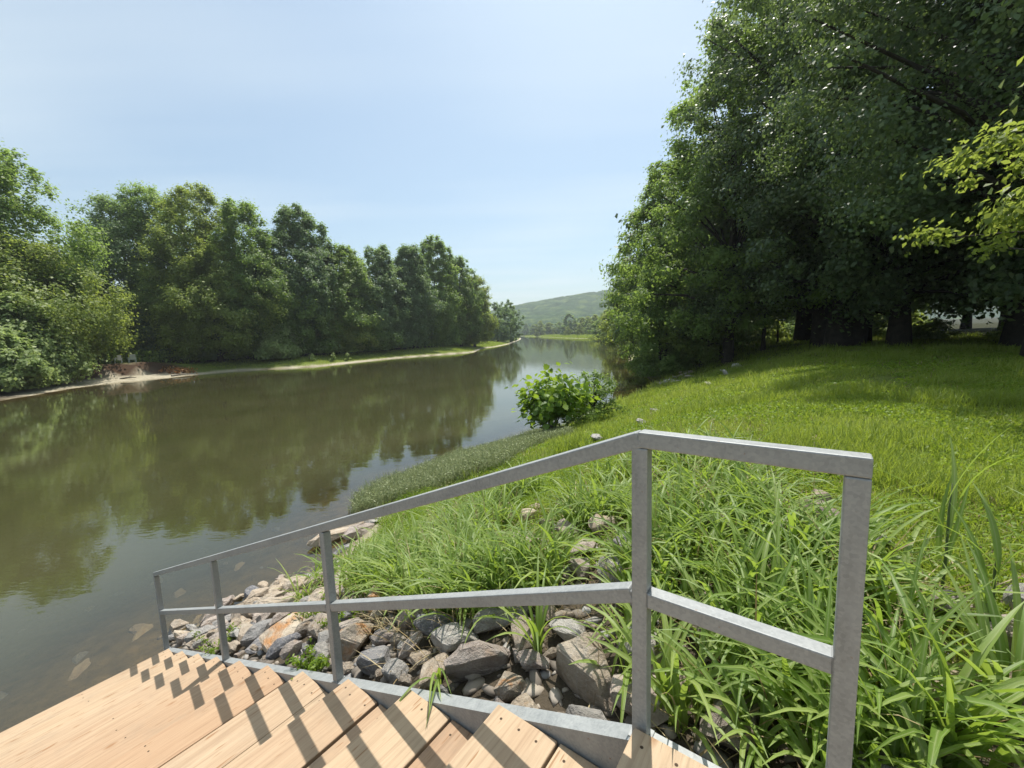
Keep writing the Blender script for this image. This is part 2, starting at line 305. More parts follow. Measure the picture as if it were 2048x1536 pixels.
def inside(P, poly):
    c = np.zeros(len(P), bool); n = len(poly); j = n - 1
    for i in range(n):
        xi, yi = poly[i]; xj, yj = poly[j]
        m_ = ((yi > P[:, 1]) != (yj > P[:, 1])) & (P[:, 0] < (xj - xi) * (P[:, 1] - yi) / (yj - yi + 1e-12) + xi)
        c ^= m_; j = i
    return c
POLY = np.vstack([SH_R, SH_L])
def vnoise(x, y, s, seed=0):
    """smooth value noise"""
    x = x / s + seed * 17.3; y = y / s + seed * 9.1
    xi = np.floor(x).astype(np.int64); yi = np.floor(y).astype(np.int64); fx = x - xi; fy = y - yi
    fx = fx * fx * (3 - 2 * fx); fy = fy * fy * (3 - 2 * fy)
    def h(a, b):
        n = (a * 374761393 + b * 668265263 + seed * 1442695) & 0x7fffffff
        n = ((n ^ (n >> 13)) * 1274126177) & 0x7fffffff
        return ((n ^ (n >> 16)) & 0xffff) / 65535.0
    return (h(xi, yi) * (1 - fx) + h(xi + 1, yi) * fx) * (1 - fy) + (h(xi, yi + 1) * (1 - fx) + h(xi + 1, yi + 1) * fx) * fy
def ground(x, y, full=False):
    x = np.atleast_1d(np.asarray(x, float)); y = np.atleast_1d(np.asarray(y, float))
    P = np.stack([x, y], 1)
    dR, dL = segd(P, SH_R), segd(P, SH_L); ins = inside(P, POLY); rt = dR < dL
    d = np.minimum(dR, dL)
    sst = lambda a, b, v: (lambda q: q * q * (3 - 2 * q))(np.clip((v - a) / (b - a), 0, 1))
    # right bank: steep near, low far away
    far = sst(55, 190, y)
    top = 2.45 * (1 - far) + 0.55 * far
    ramp_ = (0.43 - 0.13 * sst(4.8, 8.5, y)) * (1 - far) * d + 0.09 * far * d
    k = 0.30
    hR = -np.logaddexp(-ramp_ / k, -top / k) * k + np.logaddexp(0, -top / k) * k
    hR = np.maximum(hR, 0) + 0.10 * (vnoise(x, y, 5.0, 3) - 0.5) * sst(1, 6, d) * (1 - far * .5) + 0.05 * (vnoise(x, y, 0.8, 5) - .5) * sst(.3, 2, d)
    hR = hR + np.clip(d - 12, 0, 400) * 0.004
    # left bank
    beach = 1 - sst(52, 60, y)
    a_ = 0.085 * np.minimum(d, 4.6) + 1.50 * sst(4.6, 5.8, d)
    b_ = 0.16 * np.minimum(d, 7.0) + 0.5 * sst(7.0, 11, d)
    hL = beach * a_ + (1 - beach) * b_ + 0.06 * (vnoise(x, y, 2.2, 8) - .5) * sst(0.5, 2, d)
    land = np.where(rt, hR, hL)
    bed = -np.minimum(0.16 * d + 0.02, 1.3) + 0.10 * (vnoise(x, y, .9, 4) - .5) * sst(.2, 1.5, d)
    z = np.where(ins, bed, land)
    if full: return z, d, ins, rt
    return z
def gz(x, y): return float(ground([x], [y])[0])

n = 460; OX_, OY_ = 0.3755, 1.1896
u = np.linspace(-1, 1, n); warp = 3.2 * np.sinh(6.6 * u) 
X, Y = np.meshgrid(warp - 0.5, warp + 4.0)
Z, D, INS, RT = ground(X.ravel(), Y.ravel(), True)
V = np.stack([X.ravel(), Y.ravel(), Z], 1)
idx = np.arange(n * n).reshape(n, n)
F = np.stack([idx[:-1, :-1], idx[:-1, 1:], idx[1:, 1:], idx[1:, :-1]], -1).reshape(-1, 4)
xx, yy = X.ravel(), Y.ravel()
ss = lambda a, b, v: (lambda q: q * q * (3 - 2 * q))(np.clip((v - a) / (b - a), 0, 1))
grass = np.where(RT, ss(0.2, 1.0, D + 0.8 * (vnoise(xx, yy, .7, 2) - .5)), np.where(yy < 55, ss(5.6, 6.6, D), ss(0.7, 1.8, D)))
grass = np.where(INS, 0, grass)
SR = (xx - OX_) * -0.8045 + (yy - OY_) * 0.5940; WR = (xx - OX_) * .594 + (yy - OY_) * .8045
stony = (1 - ss(1.7, 2.6, WR + .8 * (vnoise(xx, yy, .8, 14) - .5))) * ss(-2.6, -2.2, SR) * (1 - INS)
grass = grass * (1 - stony)
wet = np.where(INS, 1.0, 1 - ss(0.0, np.where(RT, 0.5, 0.12), D))
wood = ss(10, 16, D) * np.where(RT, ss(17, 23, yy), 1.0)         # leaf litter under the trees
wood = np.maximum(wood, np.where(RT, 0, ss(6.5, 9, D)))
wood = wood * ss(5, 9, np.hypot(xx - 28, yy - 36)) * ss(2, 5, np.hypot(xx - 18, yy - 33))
dirt = np.where((~RT) & (yy < 56) & (~INS), ss(4.2, 4.6, D) * (1 - ss(6.2, 7.0, D)), 0)
def ground_mat():
    mt, t, o = new_mat('ground_soil_grass')
    tc = N(t, 'ShaderNodeTexCoord')
    def noise(s, d=6.0): 
        q = N(t, 'ShaderNodeTexNoise', Scale=s, Detail=d, Roughness=0.6); t.links.new(tc.outputs['Object'], q.inputs['Vector']); return q
    n1, n2, n3 = noise(0.45), noise(5.0), noise(22.0)
    g1 = ramp(t, [(0.3, (0.085, 0.125, 0.020)), (0.55, (0.140, 0.175, 0.035)), (0.75, (0.22, 0.20, 0.080))])
    mxn = N(t, 'ShaderNodeMix', data_type='FLOAT'); mxn.inputs[0].default_value = 0.55; t.links.new(n1.outputs['Fac'], mxn.inputs[2]); t.links.new(n2.outputs['Fac'], mxn.inputs[3])
    t.links.new(mxn.outputs[0], g1.inputs[0])
    s1 = ramp(t, [(0.3, (0.27, 0.235, 0.165)), (0.7, (0.50, 0.45, 0.34))]); t.links.new(n2.outputs['Fac'], s1.inputs[0])
    w1 = ramp(t, [(0.3, (0.090, 0.072, 0.035)), (0.6, (0.17, 0.135, 0.070)), (0.8, (0.26, 0.19, 0.10))]); t.links.new(n2.outputs['Fac'], w1.inputs[0])
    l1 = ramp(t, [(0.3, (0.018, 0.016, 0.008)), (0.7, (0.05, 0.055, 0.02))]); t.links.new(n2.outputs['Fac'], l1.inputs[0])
    def att(nm): return N(t, 'ShaderNodeAttribute', attribute_name=nm).outputs['Fac']
    def mix(f, a, b):
        q = N(t, 'ShaderNodeMix', data_type='RGBA'); t.links.new(f, q.inputs['Factor']); t.links.new(a, q.inputs[6])
        if isinstance(b, tuple): q.inputs[7].default_value = b
        else: t.links.new(b, q.inputs[7])
        return q.outputs[2]
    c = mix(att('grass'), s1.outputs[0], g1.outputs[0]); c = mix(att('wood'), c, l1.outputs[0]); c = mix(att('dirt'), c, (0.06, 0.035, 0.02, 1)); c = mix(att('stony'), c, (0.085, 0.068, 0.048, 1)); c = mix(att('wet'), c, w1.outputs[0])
    p = N(t, 'ShaderNodeBsdfPrincipled', Roughness=0.92); p.inputs['Specular IOR Level'].default_value = 0.15; t.links.new(c, p.inputs['Base Color'])
    b = N(t, 'ShaderNodeBump', Strength=0.7, Distance=0.05); t.links.new(n3.outputs['Fac'], b.inputs['Height']); t.links.new(b.outputs[0], p.inputs['Normal'])
    t.links.new(p.outputs[0], o.inputs[0]); return mt
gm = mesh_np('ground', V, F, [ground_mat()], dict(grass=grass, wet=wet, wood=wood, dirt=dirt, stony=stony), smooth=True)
tag(obj('ground', gm), kind='structure')

# water: one sheet with its depth stored on it
n2_ = 300
sx_ = np.linspace(-1, 1, n2_); gxs = 2.4 * np.sinh(4.9 * sx_) ; gys = 3.0 * np.sinh(6.1 * sx_) + 8.0
WX, WY = np.meshgrid(gxs, gys)
WZ, WD, WI, _ = ground(WX.ravel(), WY.ravel(), True)
WV = np.stack([WX.ravel(), WY.ravel(), np.zeros(n2_ * n2_)], 1)
idx = np.arange(n2_ * n2_).reshape(n2_, n2_)
WF = np.stack([idx[:-1, :-1], idx[:-1, 1:], idx[1:, 1:], idx[1:, :-1]], -1).reshape(-1, 4)
def water_mat():
    mt, t, o = new_mat('river_water')
    geo = N(t, 'ShaderNodeNewGeometry')
    a = N(t, 'ShaderNodeAttribute', attribute_name='depth')
    # turbidity: deeper water hides its bed behind brown-green silt
    mr = N(t, 'ShaderNodeMapRange', interpolation_type='SMOOTHSTEP'); t.links.new(a.outputs['Fac'], mr.inputs['Value'])
    mr.inputs['From Min'].default_value = -0.05; mr.inputs['From Max'].default_value = 0.62; mr.inputs['To Min'].default_value = 0.05; mr.inputs['To Max'].default_value = 0.96
    nz = N(t, 'ShaderNodeTexNoise', Scale=0.25, Detail=3.0); t.links.new(geo.outputs['Position'], nz.inputs['Vector'])
    cr = ramp(t, [(0.35, (0.050, 0.051, 0.019)), (0.65, (0.066, 0.063, 0.028))]); t.links.new(nz.outputs['Fac'], cr.inputs[0])
    df = N(t, 'ShaderNodeBsdfDiffuse'); t.links.new(cr.outputs[0], df.inputs['Color'])
    tp = N(t, 'ShaderNodeBsdfTransparent'); tp.inputs['Color'].default_value = (0.80, 0.74, 0.56, 1)
    body = N(t, 'ShaderNodeMixShader'); t.links.new(mr.outputs[0], body.inputs[0]); t.links.new(tp.outputs[0], body.inputs[1]); t.links.new(df.outputs[0], body.inputs[2])
    gl = N(t, 'ShaderNodeBsdfGlossy', Roughness=0.012); gl.inputs['Color'].default_value = (0.95, 0.96, 0.96, 1)
    fr = N(t, 'ShaderNodeFresnel', IOR=1.72)
    # ripples: calm near, finer chop far out in mid-stream
    mp = N(t, 'ShaderNodeMapping'); mp.inputs['Scale'].default_value = (1.0, 2.2, 1.0); t.links.new(geo.outputs['Position'], mp.inputs[0])
    r1 = N(t, 'ShaderNodeTexNoise', Scale=1.1, Detail=3.0, Roughness=0.5); t.links.new(mp.outputs[0], r1.inputs['Vector'])
    r2 = N(t, 'ShaderNodeTexNoise', Scale=6.0, Detail=2.0); t.links.new(mp.outputs[0], r2.inputs['Vector'])
    ptch = N(t, 'ShaderNodeTexNoise', Scale=0.06, Detail=2.0); t.links.new(geo.outputs['Position'], ptch.inputs['Vector'])
    pr = N(t, 'ShaderNodeMapRange'); t.links.new(ptch.outputs['Fac'], pr.inputs['Value']); pr.inputs['From Min'].default_value = 0.4; pr.inputs['From Max'].default_value = 0.65; pr.inputs['To Min'].default_value = 0.15; pr.inputs['To Max'].default_value = 1.0
    b1 = N(t, 'ShaderNodeBump', Strength=0.10, Distance=0.03); t.links.new(r1.outputs['Fac'], b1.inputs['Height'])
    b2 = N(t, 'ShaderNodeBump', Distance=0.0012); t.links.new(pr.outputs[0], b2.inputs['Strength']); t.links.new(r2.outputs['Fac'], b2.inputs['Height']); t.links.new(b1.outputs[0], b2.inputs['Normal'])
    t.links.new(b2.outputs[0], gl.inputs['Normal']); t.links.new(b2.outputs[0], fr.inputs['Normal'])
    fx = N(t, 'ShaderNodeMixShader'); t.links.new(fr.outputs[0], fx.inputs[0]); t.links.new(body.outputs[0], fx.inputs[1]); t.links.new(gl.outputs[0], fx.inputs[2])
    t.links.new(fx.outputs[0], o.inputs[0]); return mt
wm = mesh_np('water', WV, WF, [water_mat()], dict(depth=np.where(WI, -WZ, -0.05)), smooth=True)
tag(obj('water', wm), kind='structure')

# far wooded hill
hx = np.linspace(-500, 1500, 420); hy = np.linspace(560, 1500, 200)
HX, HY = np.meshgrid(hx, hy); hxr, hyr = HX.ravel(), HY.ravel()
ridge = 60 + 0.125 * np.clip(hxr, -700, 700) + 26 * ss(230, 520, hxr) - 30 * ss(-60, -420, hxr)
hh = ridge * ss(600, 1180, hyr + 25 * np.sin(hxr / 90.)) * (1 - 0.5 * ss(1250, 1500, hyr)) * (1 + .10 * (vnoise(hxr, hyr, 150, 2) - .5) * 2)
def crowns(x, y, s, seed):
    xi, yi = np.floor(x / s), np.floor(y / s); best = np.full(len(x), 9.0)
    for i in (-1, 0, 1):
        for j in (-1, 0, 1):
            a, b = xi + i, yi + j
            r1 = np.modf(np.abs(np.sin(a * 127.1 + b * 311.7 + seed) * 43758.5))[0]; r2 = np.modf(np.abs(np.sin(a * 269.5 + b * 183.3 + seed) * 43758.5))[0]
            best = np.minimum(best, np.hypot(x / s - a - r1, y / s - b - r2))
    return np.sqrt(np.clip(1 - best ** 2, 0, 1))
cwn = crowns(hxr, hyr, 24.0, 1.0)
hz = hh + cwn * 17.0 * ss(2, 12, hh) - 6 * (1 - ss(0, 6, hh)) + 2.0 * (vnoise(hxr, hyr, 6, 9) - .5)
HF_i = np.arange(420 * 200).reshape(200, 420)
HF = np.stack([HF_i[:-1, :-1], HF_i[:-1, 1:], HF_i[1:, 1:], HF_i[1:, :-1]], -1).reshape(-1, 4)
def hill_mat():
    mt, t, o = new_mat('wooded_hill')
    geo = N(t, 'ShaderNodeNewGeometry'); v = N(t, 'ShaderNodeTexNoise', Scale=0.028, Detail=10.0, Roughness=0.75); t.links.new(geo.outputs['Position'], v.inputs['Vector'])
    r = ramp(t, [(0.3, (0.012, 0.034, 0.012)), (0.5, (0.040, 0.085, 0.026)), (0.62, (0.12, 0.165, 0.045))]); t.links.new(v.outputs['Fac'], r.inputs[0])
    p = N(t, 'ShaderNodeBsdfPrincipled', Roughness=0.95); p.inputs['Specular IOR Level'].default_value = 0.05; t.links.new(r.outputs[0], p.inputs['Base Color'])
    v2 = N(t, 'ShaderNodeTexNoise', Scale=0.5, Detail=6.0, Roughness=0.8); t.links.new(geo.outputs['Position'], v2.inputs['Vector'])
    b = N(t, 'ShaderNodeBump', Strength=1.0, Distance=2.5); t.links.new(v2.outputs['Fac'], b.inputs['Height']); t.links.new(b.outputs[0], p.inputs['Normal'])
    t.links.new(p.outputs[0], o.inputs[0]); return mt
tag(obj('hill', mesh_np('hill', np.stack([hxr, hyr, hz], 1), HF, [hill_mat()], smooth=True)), kind='structure')

# haze: one closed box of even thin air
bm = bmesh.new(); box_bm(bm, -900, 1700, -300, 1700, -4, 150)
hm, ht, ho = new_mat('haze_air')
pv = N(ht, 'ShaderNodeVolumePrincipled', Density=0.00036); pv.inputs['Color'].default_value = (0.90, 0.95, 1.0, 1); pv.inputs['Anisotropy'].default_value = 0.35
ht.links.new(pv.outputs[0], ho.inputs['Volume'])
hz_o = obj('haze', bm_to('haze', bm, hm)); tag(hz_o, kind='stuff')

# ------------------------------------------------------------------ staircase and handrail
OX, OY = 0.3755, 1.1896
DX, DY = -0.8045, 0.5940                     # down the stairs
ROT = math.atan2(DY, DX)
def st(s, w_, z=0.0):                         # stair frame (s down the flight, w towards the viewer) -> world
    return (OX + DX * s - 0.5940 * w_, OY + DY * s - 0.8045 * w_, z)
SL = 0.4054; Z0 = EYE - 0.2952 - 1.0          # stringer top at s = 0
def zs(s): return Z0 - SL * max(s, 0.0)
stair = thing('wooden_staircase', 'pale new pine plank staircase in a galvanised frame leading down into the river', 'staircase', (OX, OY, 0), ROT)
WID = 2.62
def plank(s0, s1, ztop, k):
    bm = bmesh.new(); L = WID - 0.05
    cxx, czz = (s0 + s1) / 2, ztop - 0.02
    box_bm(bm, -(s1 - s0) / 2, (s1 - s0) / 2, -L / 2, L / 2, -0.02, 0.02, bev=0.005)
    me = bm_to('plank', bm, M['wood'])
    o = obj('plank', me, stair, loc=(cxx, 0.036 + L / 2, czz + rng.uniform(-.0015, .0015)), rot=(0, 0, rng.uniform(-.0015, .0015)))
    # countersunk screws near the fixed end and along the middle bearers
    for wpos in (0.055, 0.72, 1.4):
        for f in (-0.32, 0.05, 0.33):
            if rng.random() < (0.0 if wpos < .1 and f == .05 else (0.12 if wpos < .1 else 0.45)): continue
            s_o = obj('screw', SCREW, o, loc=(f * (s1 - s0) + rng.uniform(-.02, .02), -L / 2 + wpos + rng.uniform(-.012, .012), 0.0203))
    return o
bm = bmesh.new(); bmesh.ops.create_circle(bm, cap_ends=True, segments=10, radius=0.0056)
bmesh.ops.create_circle(bm, cap_ends=True, segments=8, radius=0.0042, matrix=Matrix.Translation((0, 0, 0.0006)))
SCREW = bm_to('screw', bm, M['hole']); SCREW.materials.append(M['screw'])
for i_, p_ in enumerate(SCREW.polygons): p_.material_index = i_
RUN, RISE = 0.5555, 0.2265; ZT = EYE - 1.24
for k in range(11):
    sn = 0.010 + RUN * k; zt_ = ZT - RISE * k
    gap = {3: 0.020, 2: 0.012, 1: 0.010}.get(k, 0.006)
    plank(sn - 0.272, sn, zt_, k)
    if k > 0: plank(sn - 0.272 * 2 - gap, sn - 0.272 - gap, zt_, k)
for j in range(8):                            # the landing behind the first nosing
    s1 = 0.010 - 0.272 - 0.008 - j * 0.281
    plank(s1 - 0.273, s1, ZT, 0)
# stringers: channel section that slopes with the flight and runs level under the landing
def stringer(w0, sign):
    bm = bmesh.new()
    prof = [(w0, 0), (w0 - sign * 0.062, 0), (w0 - sign * 0.062, -0.012), (w0 - sign * 0.008, -0.012), (w0 - sign * 0.008, -0.27), (w0, -0.27)]
    secs = []
    for s_ in (-2.6, -0.0, 5.86):
        zt_ = zs(s_); secs.append([bm.verts.new((s_, w_, zt_ + dz)) for w_, dz in prof])
    for a, b in zip(secs[:-1], secs[1:]):
        for i in range(6):
            j = (i + 1) % 6; bm.faces.new((a[i], a[j], b[j], b[i]))
    bm.faces.new(secs[0]); bm.faces.new(secs[-1][::-1])
    bmesh.ops.recalc_face_normals(bm, faces=bm.faces)
    return obj('stringer', bm_to('stringer', bm, M['steel']), stair)
stringer(0.030, 1); stringer(WID + 0.03, -1)
for kk in range(1, 11, 3):                    # bearers below the treads
    bm = bmesh.new(); box_bm(bm, -0.03, 0.03, 0.04, WID, -0.06, 0.0)
    obj('bearer', bm_to('bearer', bm, M['steel']), stair, loc=(0.010 + RUN * kk - 0.28, 0, ZT - RISE * kk - 0.045))

rail = thing('metal_handrail', 'galvanised square-tube handrail on five posts along the river side of the stairs', 'handrail', (OX, OY, 0), ROT)
PS = [-0.4897, 0.0, 1.8554, 3.7969, 5.8442]
T = 0.0235
def tube(name, a, b, half=T):
    a, b = Vector(a), Vector(b); L = (b - a).length
    bm = bmesh.new(); box_bm(bm, -half, half, -half, half, 0, L, bev=0.004)
    o = obj(name, bm_to(name, bm, M['steel']), rail, loc=a)
    q = (b - a).to_track_quat('Z', 'Y')
    dv = (b - a).normalized(); yv = Vector((0, 1, 0)); xv = yv.cross(dv).normalized()
    o.rotation_euler = Matrix((xv, yv, dv)).transposed().to_euler()
    return o
zr = lambda s: zs(s) + 1.0
for i, s_ in enumerate(PS):
    tube('post', (s_, 0, zs(s_) if i else zs(0) - 0.30), (s_, 0, zr(s_) - 2 * T * 1.02 if i not in (0,) else zr(0) - 2 * T * 1.02))
    if i:
        bm = bmesh.new(); box_bm(bm, -.033, .033, -.031, .029, 0, 0.0045)
        q = obj('weld_plate', bm_to('weld_plate', bm, M['steel']), rail, loc=(s_, 0, zs(s_) + 0.001)); q.rotation_euler = (0, math.atan(SL) if i > 1 else 0, 0)
tube('top_rail', (-0.4897 - T, 0, zr(0) - T), (0.004, 0, zr(0) - T))
tube('top_rail', (0.0, 0, zr(0) - T), (5.8442 + T, 0, zr(5.8442 + T) - T))
for a, b in zip(PS[:-1], PS[1:]):
    za, zb = zr(a) - 0.492 - T, zr(b) - 0.492 - T
    tube('mid_rail', (a + T, 0, za - (SL * T if a > 0 else 0)), (b - T, 0, zb + (SL * T if b > 0 else 0)))

bmw = bmesh.new(); r0 = bmesh.ops.create_cube(bmw, size=1)['verts']; bmesh.ops.scale(bmw, vec=(.006, .049, .051), verts=r0); bmesh.ops.bevel(bmw, geom=list(bmw.edges), offset=.0028, segments=2, affect='EDGES')
WELD = bm_to('weld_bead', bmw, M['steel'])
for i, s_ in enumerate(PS):
    for sd_ in (-1, 1):
        if (i == 0 and sd_ < 0) or (i == 4 and sd_ > 0): continue
        sx_ = s_ + sd_ * (T + .001); zc_ = (zr(sx_) if (sd_ > 0 and i >= 1) or i > 1 else zr(0)) - .492 - T
        obj('weld_bead', WELD, rail, loc=(sx_, 0, zc_))
# ------------------------------------------------------------------ rocks
def rock_mesh(seed, flat=0.7, npts=22, rough=0.05):
    r = np.random.default_rng(seed); bm = bmesh.new()
    P = unit(r.normal(size=(npts, 3))) * r.uniform(0.80, 1.0, (npts, 1)); P *= np.array([1, r.uniform(.65, .95), flat])
    for p_ in P: bm.verts.new(p_ * 0.5)
    h = bmesh.ops.convex_hull(bm, input=bm.verts)
    junk = list({g for g in list(h.get('geom_interior', [])) + list(h.get('geom_unused', [])) if isinstance(g, bmesh.types.BMVert)})
    if junk: bmesh.ops.delete(bm, geom=junk, context='VERTS')
    bmesh.ops.dissolve_limit(bm, angle_limit=math.radians(14), verts=bm.verts, edges=bm.edges)
    bmesh.ops.bevel(bm, geom=list(bm.edges), offset=0.022, segments=1, affect='EDGES', clamp_overlap=True)
    bmesh.ops.triangulate(bm, faces=bm.faces)
    bmesh.ops.subdivide_edges(bm, edges=[e for e in bm.edges if e.calc_length() > 0.16], cuts=1, use_grid_fill=True)
    bmesh.ops.triangulate(bm, faces=bm.faces)
    for v in bm.verts:
        q = v.co * 5 + Vector((seed * 3.1,) * 3)
        dsp = (math.sin(q.x * 2.1 + 1.3 * math.sin(q.y * 2.7)) + math.sin(q.y * 3.3 + q.z * 1.7) + math.sin(q.z * 4.1 + q.x)) / 3
        v.co += v.co.normalized() * dsp * rough * 0.6 + Vector(r.normal(size=3) * rough * 0.12)
    me = bm_to('rock', bm, ROCKM['grey'])
    return me
ROCKS = [rock_mesh(100 + i, flat=f) for i, f in enumerate([.8, .6, .7, .45, .9, .55, .75, .4, .65, .5, .85, .35])]
FLATS = [rock_mesh(200 + i, flat=f, npts=26) for i, f in enumerate([.22, .28, .18, .25])]
def rock(x, y, size, kind, label, group=None, dz=0.0, flat=False, rot=None, proto=None, stretch=(1, 1, 1), cat='rock', z=None, name='rock'):
    me = (FLATS if flat else ROCKS)[proto if proto is not None else int(rng.integers(0, 4 if flat else 12))]
    o = obj(name, me)
    o.material_slots[0].link = 'OBJECT'; o.material_slots[0].material = ROCKM[kind]
    zb = gz(x, y) if z is None else z
    o.location = (x, y, zb + size * (0.10 if flat else 0.16) + dz)
    o.rotation_euler = rot or (rng.uniform(-.35, .35), rng.uniform(-.35, .35), rng.uniform(0, 6.28))
    o.scale = tuple(size * q for q in stretch)
    return tag(o, label, cat, group)
def R_ST(s, w_): x, y, _ = st(s, w_); return x, y
# hero rocks of the riprap, from the top of the flight down: (s, w, size, kind, label, proto, stretch)
HERO = [
 (0.42, -0.40, 0.36, 'tan', 'big blocky tan boulder with a flat sloping top just below the second tall post', 4, (1.1, .9, .9)),
 (0.20, -0.62, 0.26, 'grey', 'pale rounded grey boulder behind the big tan block, in the grass', 0, (1, 1, 1.1)),
 (0.72, -0.24, 0.17, 'orange', 'small rust-orange stone low among grass stems between tan boulders', 2, (1, 1, 1)),
 (0.98, -0.30, 0.32, 'pink', 'pinkish tan boulder with a broad smooth face beside the stringer', 10, (1.1, .8, 1)),
 (1.22, -0.20, 0.24, 'tan', 'yellow-tan wedge stone leaning on the stringer', 5, (1.2, .7, .9)),
 (1.10, -0.70, 0.34, 'grey', 'long flat grey slab lying behind the pinkish boulder', 3, (1.4, .8, .8)),
 (1.50, -0.52, 0.26, 'slate', 'dark slate block tilted toward the stairs', 6, (1.3, .8, .8)),
 (1.52, -0.17, 0.17, 'grey', 'small grey angular stone wedged against the stringer', 8, (1, 1, 1)),
 (1.80, -0.20, 0.24, 'slate', 'smooth rounded slate-grey stone beside the stringer', 0, (1, .9, 1.1)),
 (2.05, -0.16, 0.15, 'tan', 'small yellow stone between the slate and the orange boulder', 5, (1.2, .8, .8)),
 (2.22, -0.33, 0.33, 'orange', 'craggy boulder stained bright orange by the third post', 4, (1.1, .9, .95)),
 (1.86, -0.62, 0.28, 'pink', 'upright pointed pinkish stone between two slate blocks', 2, (.9, .8, 1.2)),
 (1.98, -1.00, 0.42, 'grey', 'large pale grey boulder with a rusty base behind the orange one', 6, (1, 1, .95)),
 (2.55, -0.75, 0.30, 'orange', 'orange-brown rough stone behind the third post', 10, (1, .8, 1.1)),
 (2.62, -0.30, 0.20, 'grey', 'grey stone half under weeds by the third post', 1, (1, 1, 1)),
 (2.85, -0.42, 0.28, 'tan', 'tan split stone beside the weeds below the third post', 8, (1.2, .9, .8)),
 (3.10, -0.22, 0.24, 'slate', 'slate stone with a white edge beside the stringer', 1, (1.1, .9, .9)),
 (3.42, -0.35, 0.40, 'orange', 'large flat-topped boulder streaked with orange near the fourth post', 3, (1.4, 1, .8)),
 (3.70, -0.22, 0.22, 'slate', 'dark flat stone at the foot of the fourth post', 7, (1.2, 1, .8)),
 (3.60, -0.78, 0.36, 'tan', 'pale cream slab above the orange-streaked boulder', 9, (1.4, .8, .8)),
 (4.05, -0.60, 0.34, 'grey', 'long blue-grey slab lying toward the water', 7, (1.5, .8, .8)),
 (4.40, -0.30, 0.22, 'grey', 'pale grey stone beside the green weed tuft', 1, (1, 1, .8)),
 (4.75, -0.22, 0.20, 'pink', 'small pink stone at the water edge by the stringer', 8, (1.2, .8, .7)),
 (5.15, -0.20, 0.24, 'tan', 'flat tan stone nearest the last post, at the water', 3, (1.3, .8, .6)),
 (4.45, -0.85, 0.38, 'tan', 'cream slab sloping into the river below the fourth post', 9, (1.5, .8, .7)),
 (3.15, -1.15, 0.36, 'tan', 'pale angular stone with weeds growing behind it', 5, (1.2, 1, .8)),
 (3.95, -1.30, 0.34, 'pink', 'flat pinkish slab of the upper row by the shore', 7, (1.3, 1, .9)),
]
taken = []
for s_, w_, sz, kd, lb, pr_, stch in HERO:
    sz *= 1.22; w_ = min(w_, -.05 - sz * .52); x, y = R_ST(s_, w_)
    rock(x, y, sz, kd, lb, proto=pr_, stretch=stch, dz=0.0); taken.append((x, y, sz * .42))
kinds = ['tan', 'grey', 'tan', 'pink', 'tan', 'pink', 'tan', 'grey', 'slate', 'pink', 'tan']
KW = {'tan': 'tan', 'grey': 'pale grey', 'slate': 'dark slate', 'pink': 'pinkish', 'orange': 'rust-flecked'}
def seg_word(s_):
    return ('above the second tall post' if s_ < 0.1 else 'just below the second tall post' if s_ < .95 else 'short of the third post' if s_ < 1.86 else 'just below the third post' if s_ < 2.8
            else 'short of the fourth post' if s_ < 3.8 else 'just below the fourth post' if s_ < 4.8 else 'near the last post' if s_ < 5.85 else 'beyond the last post')
def row_word(w_): return 'against the stringer' if w_ > -.35 else 'one row out from the stringer' if w_ > -.75 else 'midway up the stone bank' if w_ > -1.3 else 'at the outer edge of the stones'
rocks_used = {}
def riprap(s_, w_, sz, kd, dz):
    x, y = R_ST(s_, w_)
    lb = f"{'large' if sz > .27 else 'middling' if sz > .17 else 'small'} {KW[kd]} stone {row_word(w_)}, {seg_word(s_)}"
    rock(x, y, sz, kd, lb, group='riprap stones beside the stairs', dz=dz, stretch=(rng.uniform(1.0, 1.35), rng.uniform(.7, 1), rng.uniform(.7, 1.05)))
cnt = 0
for tri in range(14000):
    s_ = rng.uniform(0.1, 6.4); wmax = 0.62 + 1.05 * min(1, max(0, (s_ - 0.4) / 2.4))
    w_ = -rng.uniform(0.10, wmax); big = tri < 5000
    sz = rng.uniform(0.26, 0.42) * (1.0 if s_ < 3 else .92) if tri < 2500 else rng.uniform(0.16, 0.28) if tri < 8000 else rng.uniform(.09, .16)
    x, y = R_ST(s_, w_)
    if w_ + sz * .46 > -0.045: continue
    if any((x - a) ** 2 + (y - b) ** 2 < (c + sz * .33) ** 2 for a, b, c in taken): continue
    z = gz(x, y)
    if z < -0.12: continue
    taken.append((x, y, sz * .36)); riprap(s_, w_, sz, kinds[int(rng.integers(0, 11))], rng.uniform(-.01, .05)); cnt += 1
    if cnt > 262: break
